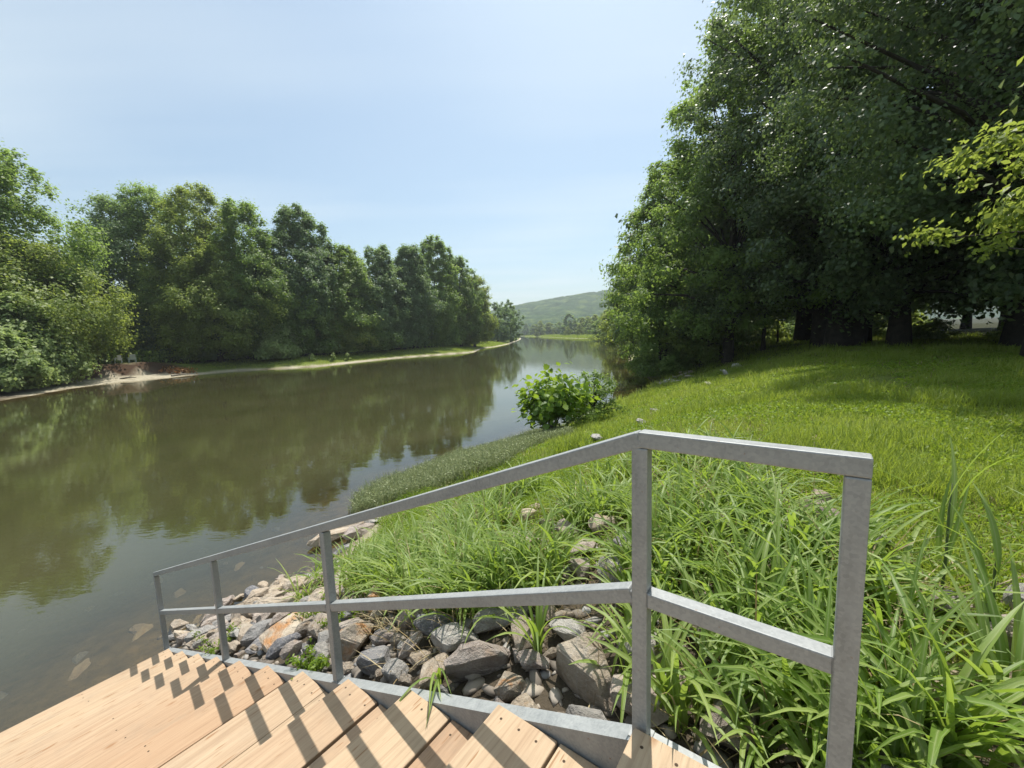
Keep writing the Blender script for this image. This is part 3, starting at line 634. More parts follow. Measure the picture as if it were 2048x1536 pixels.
# crushed small stone filling the gaps: too many to count
FV, FF, FT_ = [], [], []
rr_ = np.random.default_rng(5); base_p = [np.array([v.co[:] for v in ROCKS[i].vertices]) for i in range(4)]; base_f = [np.array([p.vertices[:] for p in ROCKS[i].polygons]) for i in range(4)]
bmi = bmesh.new(); bmesh.ops.create_icosphere(bmi, subdivisions=1, radius=.5); ico_v = np.array([v.co[:] for v in bmi.verts]); ico_f = np.array([[v.index for v in f.verts] for f in bmi.faces]); bmi.free()
off_ = 0
ss_ = rr_.uniform(-2.2, 6.5, 3000); ww_ = -rr_.uniform(.06, 2.5, 3000); xs_ = OX + DX * ss_ - .594 * ww_; ys_ = OY + DY * ss_ - .8045 * ww_; zs2 = ground(xs_, ys_)
for i in range(3000):
    if zs2[i] < -.25: continue
    q = rr_.uniform(.02, .085); v = ico_v * rr_.uniform(.55, 1.35, (12, 1)) * q * np.array([rr_.uniform(1.1, 1.9), rr_.uniform(.7, 1.1), rr_.uniform(.35, .8)]); a_ = rr_.uniform(0, 6.28); c_, n_ = math.cos(a_), math.sin(a_)
    FV.append(np.column_stack([v[:, 0] * c_ - v[:, 1] * n_ + xs_[i], v[:, 0] * n_ + v[:, 1] * c_ + ys_[i], v[:, 2] + zs2[i] + q * .12])); FF.append(ico_f + off_); off_ += 12; FT_.append(np.full(20, rr_.uniform()))
gmt, gt, go = new_mat('crushed_stone'); ga = N(gt, 'ShaderNodeAttribute', attribute_name='tint'); gr = ramp(gt, [(0, (.14, .12, .10)), (.4, (.26, .22, .18)), (.7, (.38, .33, .27)), (1, (.30, .30, .30))]); gt.links.new(ga.outputs['Fac'], gr.inputs[0])
gp = N(gt, 'ShaderNodeBsdfPrincipled', Roughness=.9); gt.links.new(gr.outputs[0], gp.inputs['Base Color']); gt.links.new(gp.outputs[0], go.inputs[0])
tag(obj('rubble', mesh_np('rubble', np.vstack(FV), np.vstack(FF), [gmt], dict(tint=np.concatenate(FT_)))), 'small crushed stone filling the gaps between the riprap stones', 'rubble', kind='stuff')
# stones showing through the tall grass upslope
for i, (s_, w_, sz, kd, lb) in enumerate([
  (-0.30, -1.45, .30, 'tan', 'tan stone in the grass seen through the upper railing gap, beside the end post'),
  (0.05, -1.75, .34, 'pink', 'broad pinkish stone in a dry gap of the tall grass'),
  (-0.72, -1.95, .24, 'grey', 'pale stone just right of the end post at the lawn edge'),
  (-0.60, -1.45, .22, 'slate', 'dark stone in shade just right of the end post'),
  (0.50, -2.10, .28, 'grey', 'grey stone half hidden by grass behind the second tall post'),
  (1.10, -2.25, .26, 'tan', 'small tan stone in a bare patch of the grassy bank'),
  (0.55, -1.15, .30, 'grey', 'flat grey stone under arching grass behind the mid rail'),
  (-0.35, -0.75, .34, 'grey', 'grey stone lying in dry straw below the level mid rail'),
  (-0.20, -0.35, .30, 'pink', 'pink-grey veined stone against the landing stringer'),
  (-0.62, -0.38, .28, 'grey', 'pale flat stone under the grass by the end post foot'),
  (1.70, -1.75, .30, 'tan', 'pale slab in the bank under the sloping mid rail'),
  (2.50, -1.95, .26, 'grey', 'grey-white stone showing through clover on the bank')]):
    x, y = R_ST(s_, w_); rock(x, y, sz, kd, lb, dz=.02); taken.append((x, y, sz * .45))
for tri in range(400):
    s_, w_ = rng.uniform(-1.3, 3.4), -rng.uniform(.5, 2.7); sz = rng.uniform(.15, .36); x, y = R_ST(s_, w_)
    if (s_ < -.5 and w_ < -1.5) or any((x - a) ** 2 + (y - b) ** 2 < (c + sz * .5) ** 2 for a, b, c in taken) or vnoise(np.array([s_]), np.array([w_]), .62, 6)[0] > .62: continue
    taken.append((x, y, sz * .45)); kd = kinds[int(rng.integers(0, 11))]
    lb = f"{'large' if sz > .28 else 'middling' if sz > .2 else 'small'} {KW[kd]} stone half hidden in grass {'behind the level railing' if s_ < 0 else 'behind the second tall post' if s_ < .9 else 'up the bank short of the third post' if s_ < 2 else 'up the bank by the third post'}"
    rock(x, y, sz, kd, lb, group='stones in the tall grass', dz=.03)
# ledge of rock running into the river
rock(-3.42, 7.65, 1.45, 'tan', 'long tan rock ledge reaching out into the shallow water', flat=True, proto=1, rot=(0.04, 0.02, math.radians(52)), stretch=(1.0, .34, 1.0), z=-0.03, dz=-.06, name='rock_ledge')
rock(-2.98, 7.55, 0.95, 'pink', 'layered pinkish ledge behind the long tan rock', flat=True, proto=0, rot=(0.05, 0.1, math.radians(60)), stretch=(1.0, .55, 1.4), z=0.03, name='rock_ledge')
rock(-2.72, 7.95, 0.80, 'grey', 'weathered grey ledge where the bank meets the tan rock', flat=True, proto=2, rot=(0.1, 0.05, math.radians(35)), stretch=(1, .6, 1.6), z=0.10, name='rock_ledge')
rock(-3.10, 7.05, 0.55, 'slate', 'low dark slab half under water below the tan ledge', flat=True, proto=3, rot=(0, 0.06, 1.0), stretch=(1.2, .4, 1), z=-0.03, name='rock_ledge')
# slabs under the shallow water
for i in range(60):
    s_ = rng.uniform(5.2, 10.5); w_ = rng.uniform(-4.0, 1.6); x, y = R_ST(s_, w_)
    z = gz(x, y)
    if z > -0.10: continue
    kd = ['tan', 'slate', 'slate', 'pink'][int(rng.integers(0, 4))]
    rock(x, y, rng.uniform(.28, .58), kd, {'tan': 'tan', 'slate': 'dark', 'pink': 'pinkish'}[kd] + ' flat slab lying under the shallow water', group={'tan': 'tan', 'slate': 'dark', 'pink': 'pinkish'}[kd] + ' slabs under the shallow water',
         flat=True, rot=(rng.uniform(-.06, .06), rng.uniform(-.06, .06), ROT + rng.uniform(-.5, .5)), stretch=(1.2, .55, .6), dz=-.075, name='submerged_slab')
# stones on the grassy bank and lawn
for x, y, sz, lb in [(2.9, 9.0, .42, 'pale flat stone in the mown bank above the railing bend'), (1.75, 8.6, .40, 'long grey stone low on the grass bank left of the railing bend'),
    (4.15, 11.9, .34, 'small grey stone higher on the grassy slope'), (3.35, 11.7, .22, 'tiny stone beside the small grey one on the slope'),
    (7.6, 15.8, .42, 'white-grey stone on the slope near the shade'), (10.0, 19.3, .45, 'rounded grey boulder at the edge of the lawn shade'),
    (12.3, 22.6, .5, 'bluish stone in the shade of the trees'), (11.2, 21.8, .4, 'grey slab in the tree shade lower on the slope')]:
    rock(x, y, sz, 'grey', lb, flat=sz < .45 and True, stretch=(1.2, .8, 1.3), dz=.03)
for i in range(26):
    t_ = rng.uniform(0, 1); x = 8.4 + 2.6 * t_ + rng.uniform(-.1, 1.6); y = 24.6 + 4.2 * t_ + rng.uniform(-.8, .5)
    z = gz(x, y)
    if z < -.05 or z > 1.9: continue
    kd = ['tan', 'pink', 'grey'][i % 3]
    rock(x, y, rng.uniform(.45, 1.0), kd, {'tan': 'tan', 'pink': 'pinkish', 'grey': 'grey'}[kd] + ' slab on the shore under the bank trees', group={'tan': 'tan', 'pink': 'pinkish', 'grey': 'grey'}[kd] + ' slabs on the shore under the bank trees', flat=True, stretch=(1, .55, 1))

# ------------------------------------------------------------------ foliage builders
def kites(C, Nn, L, Wd, r, fold=0.12, T=None):
    """pointed leaf quads: centres C, normals Nn, length L, width Wd (arrays)"""
    n = len(C)
    if T is None: T = r.normal(size=(n, 3))
    T = unit(T - (T * Nn).sum(1, keepdims=True) * Nn); B = np.cross(Nn, T)
    L = np.broadcast_to(L, (n,))[:, None]; Wd = np.broadcast_to(Wd, (n,))[:, None]
    V = np.empty((n, 4, 3)); V[:, 0] = C - T * L / 2; V[:, 2] = C + T * L / 2
    V[:, 1] = C + B * Wd / 2 + Nn * L * fold + T * L * .06; V[:, 3] = C - B * Wd / 2 + Nn * L * fold + T * L * .06
    return V.reshape(-1, 3), np.arange(n * 4).reshape(n, 4)
def crown_mesh(seed, H, R, base, nclump, per, leaf, clump=0.2, shape=0.55, droop=0.0, lean=0.0, mat=None, sq=.66, full=0.42, skirt=0.0):
    """a crown as thousands of leaf faces gathered in uneven clumps; returns mesh and clump centres"""
    r = np.random.default_rng(seed)
    ph = r.uniform(0, 6.28, 6)
    t = r.uniform(0, 1, nclump * 2) ** 0.9; a = r.uniform(0, 6.28, nclump * 2)
    prof = np.maximum(np.sin(np.pi * np.clip(t ** shape * .90 + .07, 0, 1)), 0) ** 0.62
    prof = np.maximum(prof, skirt * (t < .35))
    lob = 1 + .17 * np.sin(2 * a + ph[0] + 3 * t) + .14 * np.sin(3 * a + ph[1] - 6 * t) + .12 * np.sin(5 * a + 9 * t + ph[2]) + .10 * np.sin(11 * t + ph[3] + a)
    rad = prof * lob * R * r.uniform(0, 1, len(t)) ** full
    zc = base + (H - base) * (t + .03 * np.sin(7 * a + ph[4])); C = np.stack([rad * np.cos(a) + lean * t * R, rad * np.sin(a), zc], 1)
    keep = r.permutation(len(C))[:nclump]; C = C[keep]; t = t[keep]
    C[:, 2] -= .25 * R * (np.hypot(C[:, 0], C[:, 1]) / R) ** 2 * droop
    cr = R * clump * r.uniform(.55, 1.35, nclump) * (1.05 - .45 * t)
    cnt = np.maximum((per * (cr / cr.mean()) ** 2).astype(int), 8)
    ci = np.repeat(np.arange(nclump), cnt); n = len(ci)
    d = unit(r.normal(size=(n, 3))); rr = cr[ci] * r.uniform(0, 1, n) ** 0.45
    sp_ = 1 + .35 * r.normal(size=n)
    P = C[ci] + d * (rr * np.abs(sp_))[:, None] * np.array([1, 1, sq])
    P[:, 2] -= droop * .35 * (rr ** 2) / cr[ci]
    outw = unit(P - np.array([0, 0, base + (H - base) * .35]))
    Nn = unit(d * .45 + outw * .55 + np.array([0, 0, .5]) + r.normal(size=(n, 3)) * .42)
    L = leaf * r.uniform(.7, 1.35, n)
    V, F = kites(P, Nn, L, L * r.uniform(.5, .78, n), r)
    ctint = r.uniform(.15, .8, nclump)
    tint = np.clip(ctint[ci] * .55 + .22 + r.normal(size=n) * .16 + .08 * (t[ci] - .4), 0, 1)  # leaves lighter towards the crown top: sunlit tops put into the tint
    V[:, 2] = np.maximum(V[:, 2], 0.12)
    return mesh_np('crown', V, F, [mat] if mat else [], dict(tint=tint)), C
def tube_path(bm, pts, rads, seg=7):
    prev = None
    for i, (p_, r_) in enumerate(zip(pts, rads)):
        p_ = Vector(p_); d_ = (Vector(pts[min(i + 1, len(pts) - 1)]) - Vector(pts[max(i - 1, 0)])).normalized()
        a_ = d_.orthogonal().normalized() if abs(d_.z) < .999 else Vector((1, 0, 0)); 
        a_ = (Vector((1, 0, 0)) - d_ * d_.x).normalized() if abs(d_.x) < .9 else (Vector((0, 1, 0)) - d_ * d_.y).normalized()
        b_ = d_.cross(a_)
        ring = [bm.verts.new(p_ + (a_ * math.cos(6.2832 * k / seg) + b_ * math.sin(6.2832 * k / seg)) * r_ * (1 + .10 * math.sin(3 * k + i))) for k in range(seg)]
        if prev:
            for k in range(seg): bm.faces.new((prev[k], prev[(k + 1) % seg], ring[(k + 1) % seg], ring[k]))
        prev = ring
    bm.faces.new(prev)
def trunk_mesh(seed, C, H, base, r0, stems=1, splay=.8, mat='bark', nlimb=26):
    r = np.random.default_rng(seed + 5); bm = bmesh.new(); tops = []
    for s_ in range(stems):
        a0 = 6.283 * s_ / stems + r.uniform(0, 1); off = (r0 * 1.0 if stems > 1 else 0)
        tx, ty = (math.cos(a0) * splay, math.sin(a0) * splay) if stems > 1 else (r.uniform(-.3, .3), r.uniform(-.3, .3))
        pts, rd = [], []; rs = r0 * (1 if stems == 1 else .62)
        for i in range(9):
            q = i / 8; zz_ = -0.25 + (H * .86 + .25) * q
            pts.append((math.cos(a0) * off * .8 + tx * q ** 1.1 * (H * .12 if stems > 1 else 1) + .12 * math.sin(4 * q + s_ + seed), math.sin(a0) * off * .8 + ty * q ** 1.1 * (H * .12 if stems > 1 else 1) + .12 * math.cos(5 * q + s_), zz_))
            rd.append(max(rs * ((1.45 - 2.2 * q / .125 * .2) if q < .06 else 1.0) * (1 - q) ** .8, .03))
        rd[0] = rs * 1.5; tube_path(bm, pts, rd, 9); tops.append((pts, rd))
    idx = r.permutation(len(C))[:nlimb]
    for j in idx:
        pts, rd = tops[int(r.integers(0, stems))]; c = Vector(C[j])
        hz_ = min(max(c.z * r.uniform(.45, .8), base * .6), H * .8); q = (hz_ + .25) / (H * .86 + .25) * 8; i0 = min(int(q), 7); f = q - i0
        p0 = Vector(pts[i0]).lerp(Vector(pts[i0 + 1]), min(f, 1)); rr = max(rd[i0 + 1] * .5, .03)
        mid = p0.lerp(c, .5) + Vector((0, 0, (c - p0).length * .08))
        tube_path(bm, [p0, p0.lerp(mid, .5) + Vector((0, 0, .05)), mid, mid.lerp(c, .55), c], [rr, rr * .85, rr * .62, rr * .42, rr * .2], 5)
    return bm_to('trunk', bm, M[mat], smooth=True)
def tree(name, label, x, y, H, R, base, mat, seed, nclump=170, per=130, leaf=.32, clump=.2, shape=.55, r0=.25, stems=1, group=None, cat='tree', z=None, **kw):
    bark = kw.pop('bark', 'bark'); splay = kw.pop('splay', .8); nl = kw.pop('nlimb', 26)
    zg = gz(x, y) if z is None else z
    t = thing(name, label, cat, (x, y, zg), group=group)
    me, C = crown_mesh(seed, H, R, base, nclump, per, leaf, clump, shape, mat=M[mat], **kw)
    obj('crown', me, t); obj('trunk', trunk_mesh(seed, C, H, base, r0, stems, splay, bark, nl), t)
    return t, me

# ------------------------------------------------------------------ trees of the far (left) bank
LB = [ # name, label, x, y, top z, R, base, mat, leaf
 ('sycamore_tree','tall dark round-topped tree at the left edge, highest on the far bank there',-53.8,46,24.8,7.2,5,'leaf_mid'),
 ('sycamore_tree','tall leafy tree cut by the left edge, beside the dark round-topped one',-59,42,23.0,8.5,5,'leaf_mid'),
 ('locust_tree','broad olive-green tree below the tall pair at the far left',-51.5,44,15.0,8.6,2,'leaf_olive'),
 ('locust_tree','olive-green tree sloping down to the gap above the two white chairs',-54.5,51.0,12.6,5.2,2,'leaf_olive'),
 ('sycamore_tree','bright pale-leaved small tree leaning over the water at the far left',-47.2,40.0,8.9,4.4,.2,'leaf_bright'),
 ('shrub_tree','bright low leafy shrub at the left edge by the water',-44.6,35.6,5.4,3.0,.2,'leaf_bright'),
 ('sycamore_tree','tall airy tree just right of the sky gap, left bank',-59.4,66.5,26.2,8.0,5,'leaf_blue'),
 ('sycamore_tree','highest tree of the left bank with a flat double top',-55.5,67.6,27.8,7.6,5,'leaf_mid'),
 ('sycamore_tree','olive-topped tall tree right of the double-topped one',-47.1,65.4,27.2,6.8,4,'leaf_olive'),
 ('sycamore_tree','tall tree with feathery top left of the round crown',-39.9,65,24.5,5.9,4,'leaf_mid'),
 ('maple_tree','tall tree with a clean dome-shaped dark crown',-35.5,73,25.6,6.6,6,'leaf_blue'),
 ('maple_tree','mid-height olive tree in front of the tall left-bank group',-40.8,60,18.0,6.6,2,'leaf_olive'),
 ('maple_tree','green tree filling the slope right of the domed crown',-30.0,78,20.3,5.9,3,'leaf_mid'),
 ('ash_tree','grey-green fine-leaved tree in the middle of the left bank row',-25.6,84.5,21.6,5.6,3,'leaf_blue'),
 ('ash_tree','second grey-green tree of the left bank row',-21.2,91,22.6,5.2,3,'leaf_blue'),
 ('poplar_tree','tall pointed tree rising above the right part of the left bank row',-17.2,99,26.0,5.9,4,'leaf_mid'),
 ('poplar_tree','rounded tree stepping down right of the pointed one',-12.9,108,23.0,5.8,3,'leaf_mid'),
 ('poplar_tree','last full-height tree of the left bank row before the open water',-10.0,116,19.6,5.4,2,'leaf_olive'),
 ('maple_tree','small distant tree beyond the end of the left bank row',-5.0,168,16.6,6.9,1,'leaf_blue'),
 ('maple_tree','farthest left-bank tree, beside the river opening',0.2,182,17.6,5.6,1,'leaf_blue'),
 ('maple_tree','distant tree half hidden behind the end of the row',-14,172,17.0,7.5,1,'leaf_blue'),
 ('sycamore_tree','bushy olive tree behind and right of the two white chairs',-47.6,63.5,13.6,5.2,1.0,'leaf_olive'),
 ('shrub_tree','dark bushy tree directly behind the two white chairs',-52.5,60.5,10.2,5.2,.6,'leaf_dark'),
 ('sycamore_tree','light green young tree with drooping branches over the beach end',-41.0,64.5,10.6,4.4,.8,'leaf_bright'),
 ('sycamore_tree','green tree in the second tier above the grass bar start',-36.0,66,17.2,5.2,1.5,'leaf_mid'),
 ('sycamore_tree','broad middle tree below the domed crown',-32.4,70,16.8,6.0,1,'leaf_mid'),
 ('sycamore_tree','lighter green tree over the grass bar, below the grey-green trees',-28.8,74.5,14.0,5.2,.8,'leaf_olive'),
 ('shrub_tree','pale leafy shrub low at the near end of the grass bar',-33.9,63.4,6.8,3.3,.2,'leaf_bright'),
 ('shrub_tree','pale leafy low shrub at the shore where the beach ends',-41.4,62.3,6.6,2.9,.2,'leaf_bright'),
 ('maple_tree','dark mid-tier tree behind the middle of the grass bar',-25.8,80,10.6,4.8,.6,'leaf_mid'),
 ('maple_tree','dark mid-tier tree behind the far half of the grass bar',-20.8,88,12.0,5.0,.6,'leaf_blue'),
 ('maple_tree','mid-tier tree under the pointed tall tree',-14.8,99,12.6,4.8,.5,'leaf_mid'),
 ('shrub_tree','low tree at the far end of the grass bar',-10.4,110,10.0,3.9,.4,'leaf_olive'),
]
for i, (nm, lb, x, y, ht, R, base, mt) in enumerate(LB):
    big = R > 5.5
    if 58 < y < 112 and base <= 2 and i not in (9, 13, 14): x, y = x - 2.6, y + 2.2      # front tier stands back behind the grass strip
    lf = .30 if y < 70 else (.36 if y < 130 else .5)
    if mt == 'leaf_bright': lf = .34
    zg = gz(x, y)
    ncl = int(150 + 26 * R + 8 * ht) if y < 130 else 170
    tree(nm, lb, x, y, ht - zg, R * .97, max(base - zg * .4, .2), mt, 300 + i, nclump=ncl, per=105 if y < 130 else 70, leaf=lf, clump=.17 if big else .22, shape=.66 if ht > 15 else .5, full=.34, sq=.9,
         r0=.32 if ht > 15 else .16, group=None, nlimb=12, skirt=.8 if ht < 15 else .6)
# woods behind, sharing crowns: nothing tells these apart
BK = [crown_mesh(900 + i, 18, 6.5, 2, 130, 75, .5, .22, .6, mat=M['leaf_mid' if i else 'leaf_dark'], skirt=.6) for i in range(3)]
BKT = [trunk_mesh(900 + i, BK[i][1], 18, 2, .3, nlimb=8) for i in range(3)]
def back_tree(x, y, sc, label, group, i, mat=None, name='forest_tree', zs_=None):
    t = thing(name, label, 'tree', (x, y, gz(x, y)), rng.uniform(0, 6.28), group)
    c = obj('crown', BK[i % 3][0], t); obj('trunk', BKT[i % 3], t)
    t.scale = (sc, sc, sc * (zs_ or rng.uniform(.85, 1.15)))
    if mat: c.material_slots[0].link = 'OBJECT'; c.material_slots[0].material = M[mat]
    return t
k = 0
for i in range(26):
    f = i / 25; x = -62 + 52 * f + rng.uniform(-3, 3); y = 50 + 78 * f + rng.uniform(-2, 5) + 4
    x -= 5
    if y < 66 and x > -60: continue
    back_tree(x, y, rng.uniform(.75, .95), 'dark tree in the wood filling in behind the front row of the left bank', 'woods behind the left bank row', k, 'leaf_mid' if i % 2 else 'leaf_dark'); k += 1
for i, (x, y, s_) in enumerate([(-60, 28, 1.0), (-56, 15, 1.05), (-60, 2, 1.1), (-52, -12, 1.0), (-66, 40, 1.1), (-48, 24, .7), (-46, 10, .75)]):
    back_tree(x, y, s_, 'tree of the left bank upstream of the bright shrub', 'trees upstream on the left bank', i)

# ------------------------------------------------------------------ trees of the near (right) bank
lm = dict(droop=.6)
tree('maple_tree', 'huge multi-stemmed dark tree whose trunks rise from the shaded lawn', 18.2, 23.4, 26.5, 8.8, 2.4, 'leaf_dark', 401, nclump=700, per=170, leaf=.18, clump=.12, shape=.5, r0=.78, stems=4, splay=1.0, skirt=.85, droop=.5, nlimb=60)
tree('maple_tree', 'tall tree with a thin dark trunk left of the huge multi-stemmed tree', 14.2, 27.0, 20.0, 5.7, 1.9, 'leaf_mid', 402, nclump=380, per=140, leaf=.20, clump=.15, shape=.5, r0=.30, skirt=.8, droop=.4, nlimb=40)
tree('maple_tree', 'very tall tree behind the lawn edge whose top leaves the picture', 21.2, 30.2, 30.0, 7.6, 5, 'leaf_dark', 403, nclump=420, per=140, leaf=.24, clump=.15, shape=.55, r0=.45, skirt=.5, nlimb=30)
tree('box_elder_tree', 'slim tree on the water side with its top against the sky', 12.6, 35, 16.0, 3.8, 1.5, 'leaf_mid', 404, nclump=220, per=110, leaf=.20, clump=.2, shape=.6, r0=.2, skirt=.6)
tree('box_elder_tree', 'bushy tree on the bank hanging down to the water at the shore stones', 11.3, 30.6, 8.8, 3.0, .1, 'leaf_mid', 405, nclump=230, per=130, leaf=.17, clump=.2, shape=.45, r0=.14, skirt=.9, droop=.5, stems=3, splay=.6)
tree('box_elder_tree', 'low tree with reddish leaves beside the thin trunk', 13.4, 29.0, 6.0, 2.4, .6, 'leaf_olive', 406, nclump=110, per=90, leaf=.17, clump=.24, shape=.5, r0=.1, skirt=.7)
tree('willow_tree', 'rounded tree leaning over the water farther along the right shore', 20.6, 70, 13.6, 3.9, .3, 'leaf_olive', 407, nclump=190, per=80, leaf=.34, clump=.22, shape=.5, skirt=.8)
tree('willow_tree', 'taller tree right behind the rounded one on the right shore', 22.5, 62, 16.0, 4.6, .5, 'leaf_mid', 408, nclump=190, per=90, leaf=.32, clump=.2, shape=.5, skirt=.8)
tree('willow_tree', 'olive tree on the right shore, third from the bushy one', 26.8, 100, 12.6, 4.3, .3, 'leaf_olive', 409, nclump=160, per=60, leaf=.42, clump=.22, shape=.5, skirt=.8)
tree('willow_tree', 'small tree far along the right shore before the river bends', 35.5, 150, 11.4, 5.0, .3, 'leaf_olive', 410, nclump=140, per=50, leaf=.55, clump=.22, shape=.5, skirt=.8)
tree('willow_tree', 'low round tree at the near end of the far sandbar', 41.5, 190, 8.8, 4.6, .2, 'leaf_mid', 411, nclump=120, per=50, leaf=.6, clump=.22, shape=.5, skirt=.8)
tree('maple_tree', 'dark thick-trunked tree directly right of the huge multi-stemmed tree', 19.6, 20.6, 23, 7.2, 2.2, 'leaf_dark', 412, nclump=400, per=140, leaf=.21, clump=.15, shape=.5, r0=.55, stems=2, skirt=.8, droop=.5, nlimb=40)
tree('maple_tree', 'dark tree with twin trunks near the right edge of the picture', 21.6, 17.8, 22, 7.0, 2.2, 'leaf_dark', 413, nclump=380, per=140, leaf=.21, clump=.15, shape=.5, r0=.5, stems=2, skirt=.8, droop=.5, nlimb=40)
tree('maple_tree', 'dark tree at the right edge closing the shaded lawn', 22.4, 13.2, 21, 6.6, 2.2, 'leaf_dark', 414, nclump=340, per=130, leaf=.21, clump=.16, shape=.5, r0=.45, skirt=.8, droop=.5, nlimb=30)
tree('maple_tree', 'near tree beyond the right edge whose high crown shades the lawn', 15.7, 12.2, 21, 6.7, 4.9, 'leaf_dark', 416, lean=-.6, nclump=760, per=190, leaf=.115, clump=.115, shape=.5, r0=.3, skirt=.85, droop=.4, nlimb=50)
tree('box_elder_tree', 'near sapling whose bright large leaves reach in from the right edge', 6.7, 4.2, 4.5, 2.0, 2.2, 'leaf_olive', 415, nclump=170, per=80, leaf=.085, clump=.17, shape=.5, r0=.12, nlimb=40, droop=.2)
for i, (x, y, s_) in enumerate([(15.5, 36, .85), (18, 47, 1.1), (33, 50, 1.2), (42, 50, 1.25), (30, 24, 1.1), (28, 17, 1.1), (29, 10, 1.1), (37, 22, 1.2), (43, 36, 1.25), (38, 56, 1.3), (24, 54, 1.05), (48, 44, 1.2), (25, 56, 1.1), (30, 66, 1.1), (27, 4, 1.05), (30, -4, 1.1), (36, 8, 1.2),
                                 (33, 84, .9), (38, 96, 1.), (41, 120, .95), (47, 140, 1.), (52, 165, .85)]):
    back_tree(x, y, s_ * .92, 'dark tree in the wood ' + ('straight behind the thin trunk left of the huge tree' if i < 2 else 'beyond the lit clearing right of the huge tree' if i in (2, 3, 8, 9, 10, 11) else 'behind the right end of the lawn' if y < 30 else 'along the right shore beyond the lawn'), 'woods behind the right bank lawn', i, 'leaf_dark' if y < 60 else 'leaf_mid', zs_=1.2 if y < 45 else None)
# thin trunks of the wood seen under the crowns
for i, (x, y, r_, lb) in enumerate([(16.9, 27.6, .13, 'thin dark trunk just left of the huge multi-stemmed tree'), (15.6, 30.5, .10, 'thin trunk standing in the lit gap left of the huge tree'), (20.3, 27.3, .09, 'slim trunk in the bright gap right of the huge tree'),
      (21.5, 25.0, .20, 'single dark trunk between the huge tree and the thick one'), (17.9, 33.4, .08, 'very thin stem farther back in the lit clearing'), (19.2, 29.9, .07, 'pair-like slim stem in the lit clearing')]):
    t = thing('young_tree', lb, 'tree', (x, y, gz(x, y)))
    me, C = crown_mesh(500 + i, 9, 2.2, 4.2, 60, 70, .22, .25, .5, mat=M['leaf_dark']); obj('crown', me, t)
    obj('trunk', trunk_mesh(500 + i, C, 9, 4, r_, nlimb=8), t)
# understorey in the clearing behind the trunks
US, UC = crown_mesh(700, 2.0, 1.5, .05, 60, 60, .2, .3, .45, mat=M['leaf_bright'], skirt=.9)
UT = trunk_mesh(700, UC, 1.6, .2, .04, nlimb=6)
for i in range(46):
    if i < 26: a_ = rng.uniform(0, 6.28); q_ = 6.5 * math.sqrt(rng.uniform(.1, 1)); x, y = 28 + q_ * math.cos(a_), 37 + q_ * math.sin(a_)
    elif i < 34: x, y = 18.5 + rng.uniform(-2.5, 2.5), 35 + rng.uniform(-1.5, 4)
    else: x, y = 27 + rng.uniform(-3, 6), 10 + 1.3 * (i - 34)
    col_ = ['leaf_bright', 'leaf_olive', 'leaf_mid'][i % 3]
    lb = {'leaf_bright': 'pale green', 'leaf_olive': 'olive', 'leaf_mid': 'mid-green'}[col_] + ' shrub ' + ('in the lit clearing seen right of the huge tree trunks' if i < 26 else 'in the gap between the thin trunk and the huge tree' if i < 34 else 'in the deep shade at the right edge of the wood')
    t = thing('understorey_shrub', lb, 'shrub', (x, y, gz(x, y)), rng.uniform(0, 6.28), 'shrubs behind the tree trunks')
    c = obj('crown', US, t); obj('trunk', UT, t); q = rng.uniform(.7, 1.35); t.scale = (q, q, q * rng.uniform(.7, 1.1))
    c.material_slots[0].link = 'OBJECT'; c.material_slots[0].material = M[col_]

# far valley floor trees round the sandbar
FT, FC = crown_mesh(720, 9, 3.6, .2, 60, 45, .7, .28, .5, mat=M['leaf_mid'], skirt=.8)
FTT = trunk_mesh(720, FC, 8, .5, .2, nlimb=5)
def far_tree(x, y, s_, label, group=None, mat='leaf_mid'):
    t = thing('valley_tree', label, 'tree', (x, y, gz(x, y)), rng.uniform(0, 6.28), group)
    c = obj('crown', FT, t); obj('trunk', FTT, t); t.scale = (s_, s_, s_ * rng.uniform(.9, 1.15))
    c.material_slots[0].link = 'OBJECT'; c.material_slots[0].material = M[mat]
far_tree(47, 330, 1.85, 'tallest rounded tree standing below the far hill', mat='leaf_blue')
far_tree(57, 345, 1.55, 'slim dark tree right of the tallest one below the hill', mat='leaf_blue')
far_tree(50, 262, .95, 'small bright round tree on the right end of the sandbar', mat='leaf_bright')
far_tree(45, 270, .8, 'small round tree left of the bright one on the sandbar', mat='leaf_olive')
far_tree(41, 300, .75, 'pale low tree in the middle of the sandbar', mat='leaf_olive')
for i in range(120):
    x = rng.uniform(-40, 190); y = rng.uniform(400, 620)
    if inside(np.array([[x, y]]), POLY)[0]: continue
    far_tree(x, y, rng.uniform(.9, 1.7), 'hazy tree at the foot of the far hill, ' + ('left of the river opening' if x < 20 else 'above the left half of the sandbar' if x < 75 else 'above the right half of the sandbar' if x < 120 else 'behind the right shore trees'), 'trees at the foot of the far hill', ['leaf_mid', 'leaf_blue', 'leaf_olive'][i % 3])
for i in range(24):
    far_tree(rng.uniform(54, 84), rng.uniform(200, 380), rng.uniform(.9, 1.6), 'tree of the wood at the right end of the sandbar', 'wood at the right end of the sandbar', ['leaf_mid', 'leaf_olive'][i % 2])

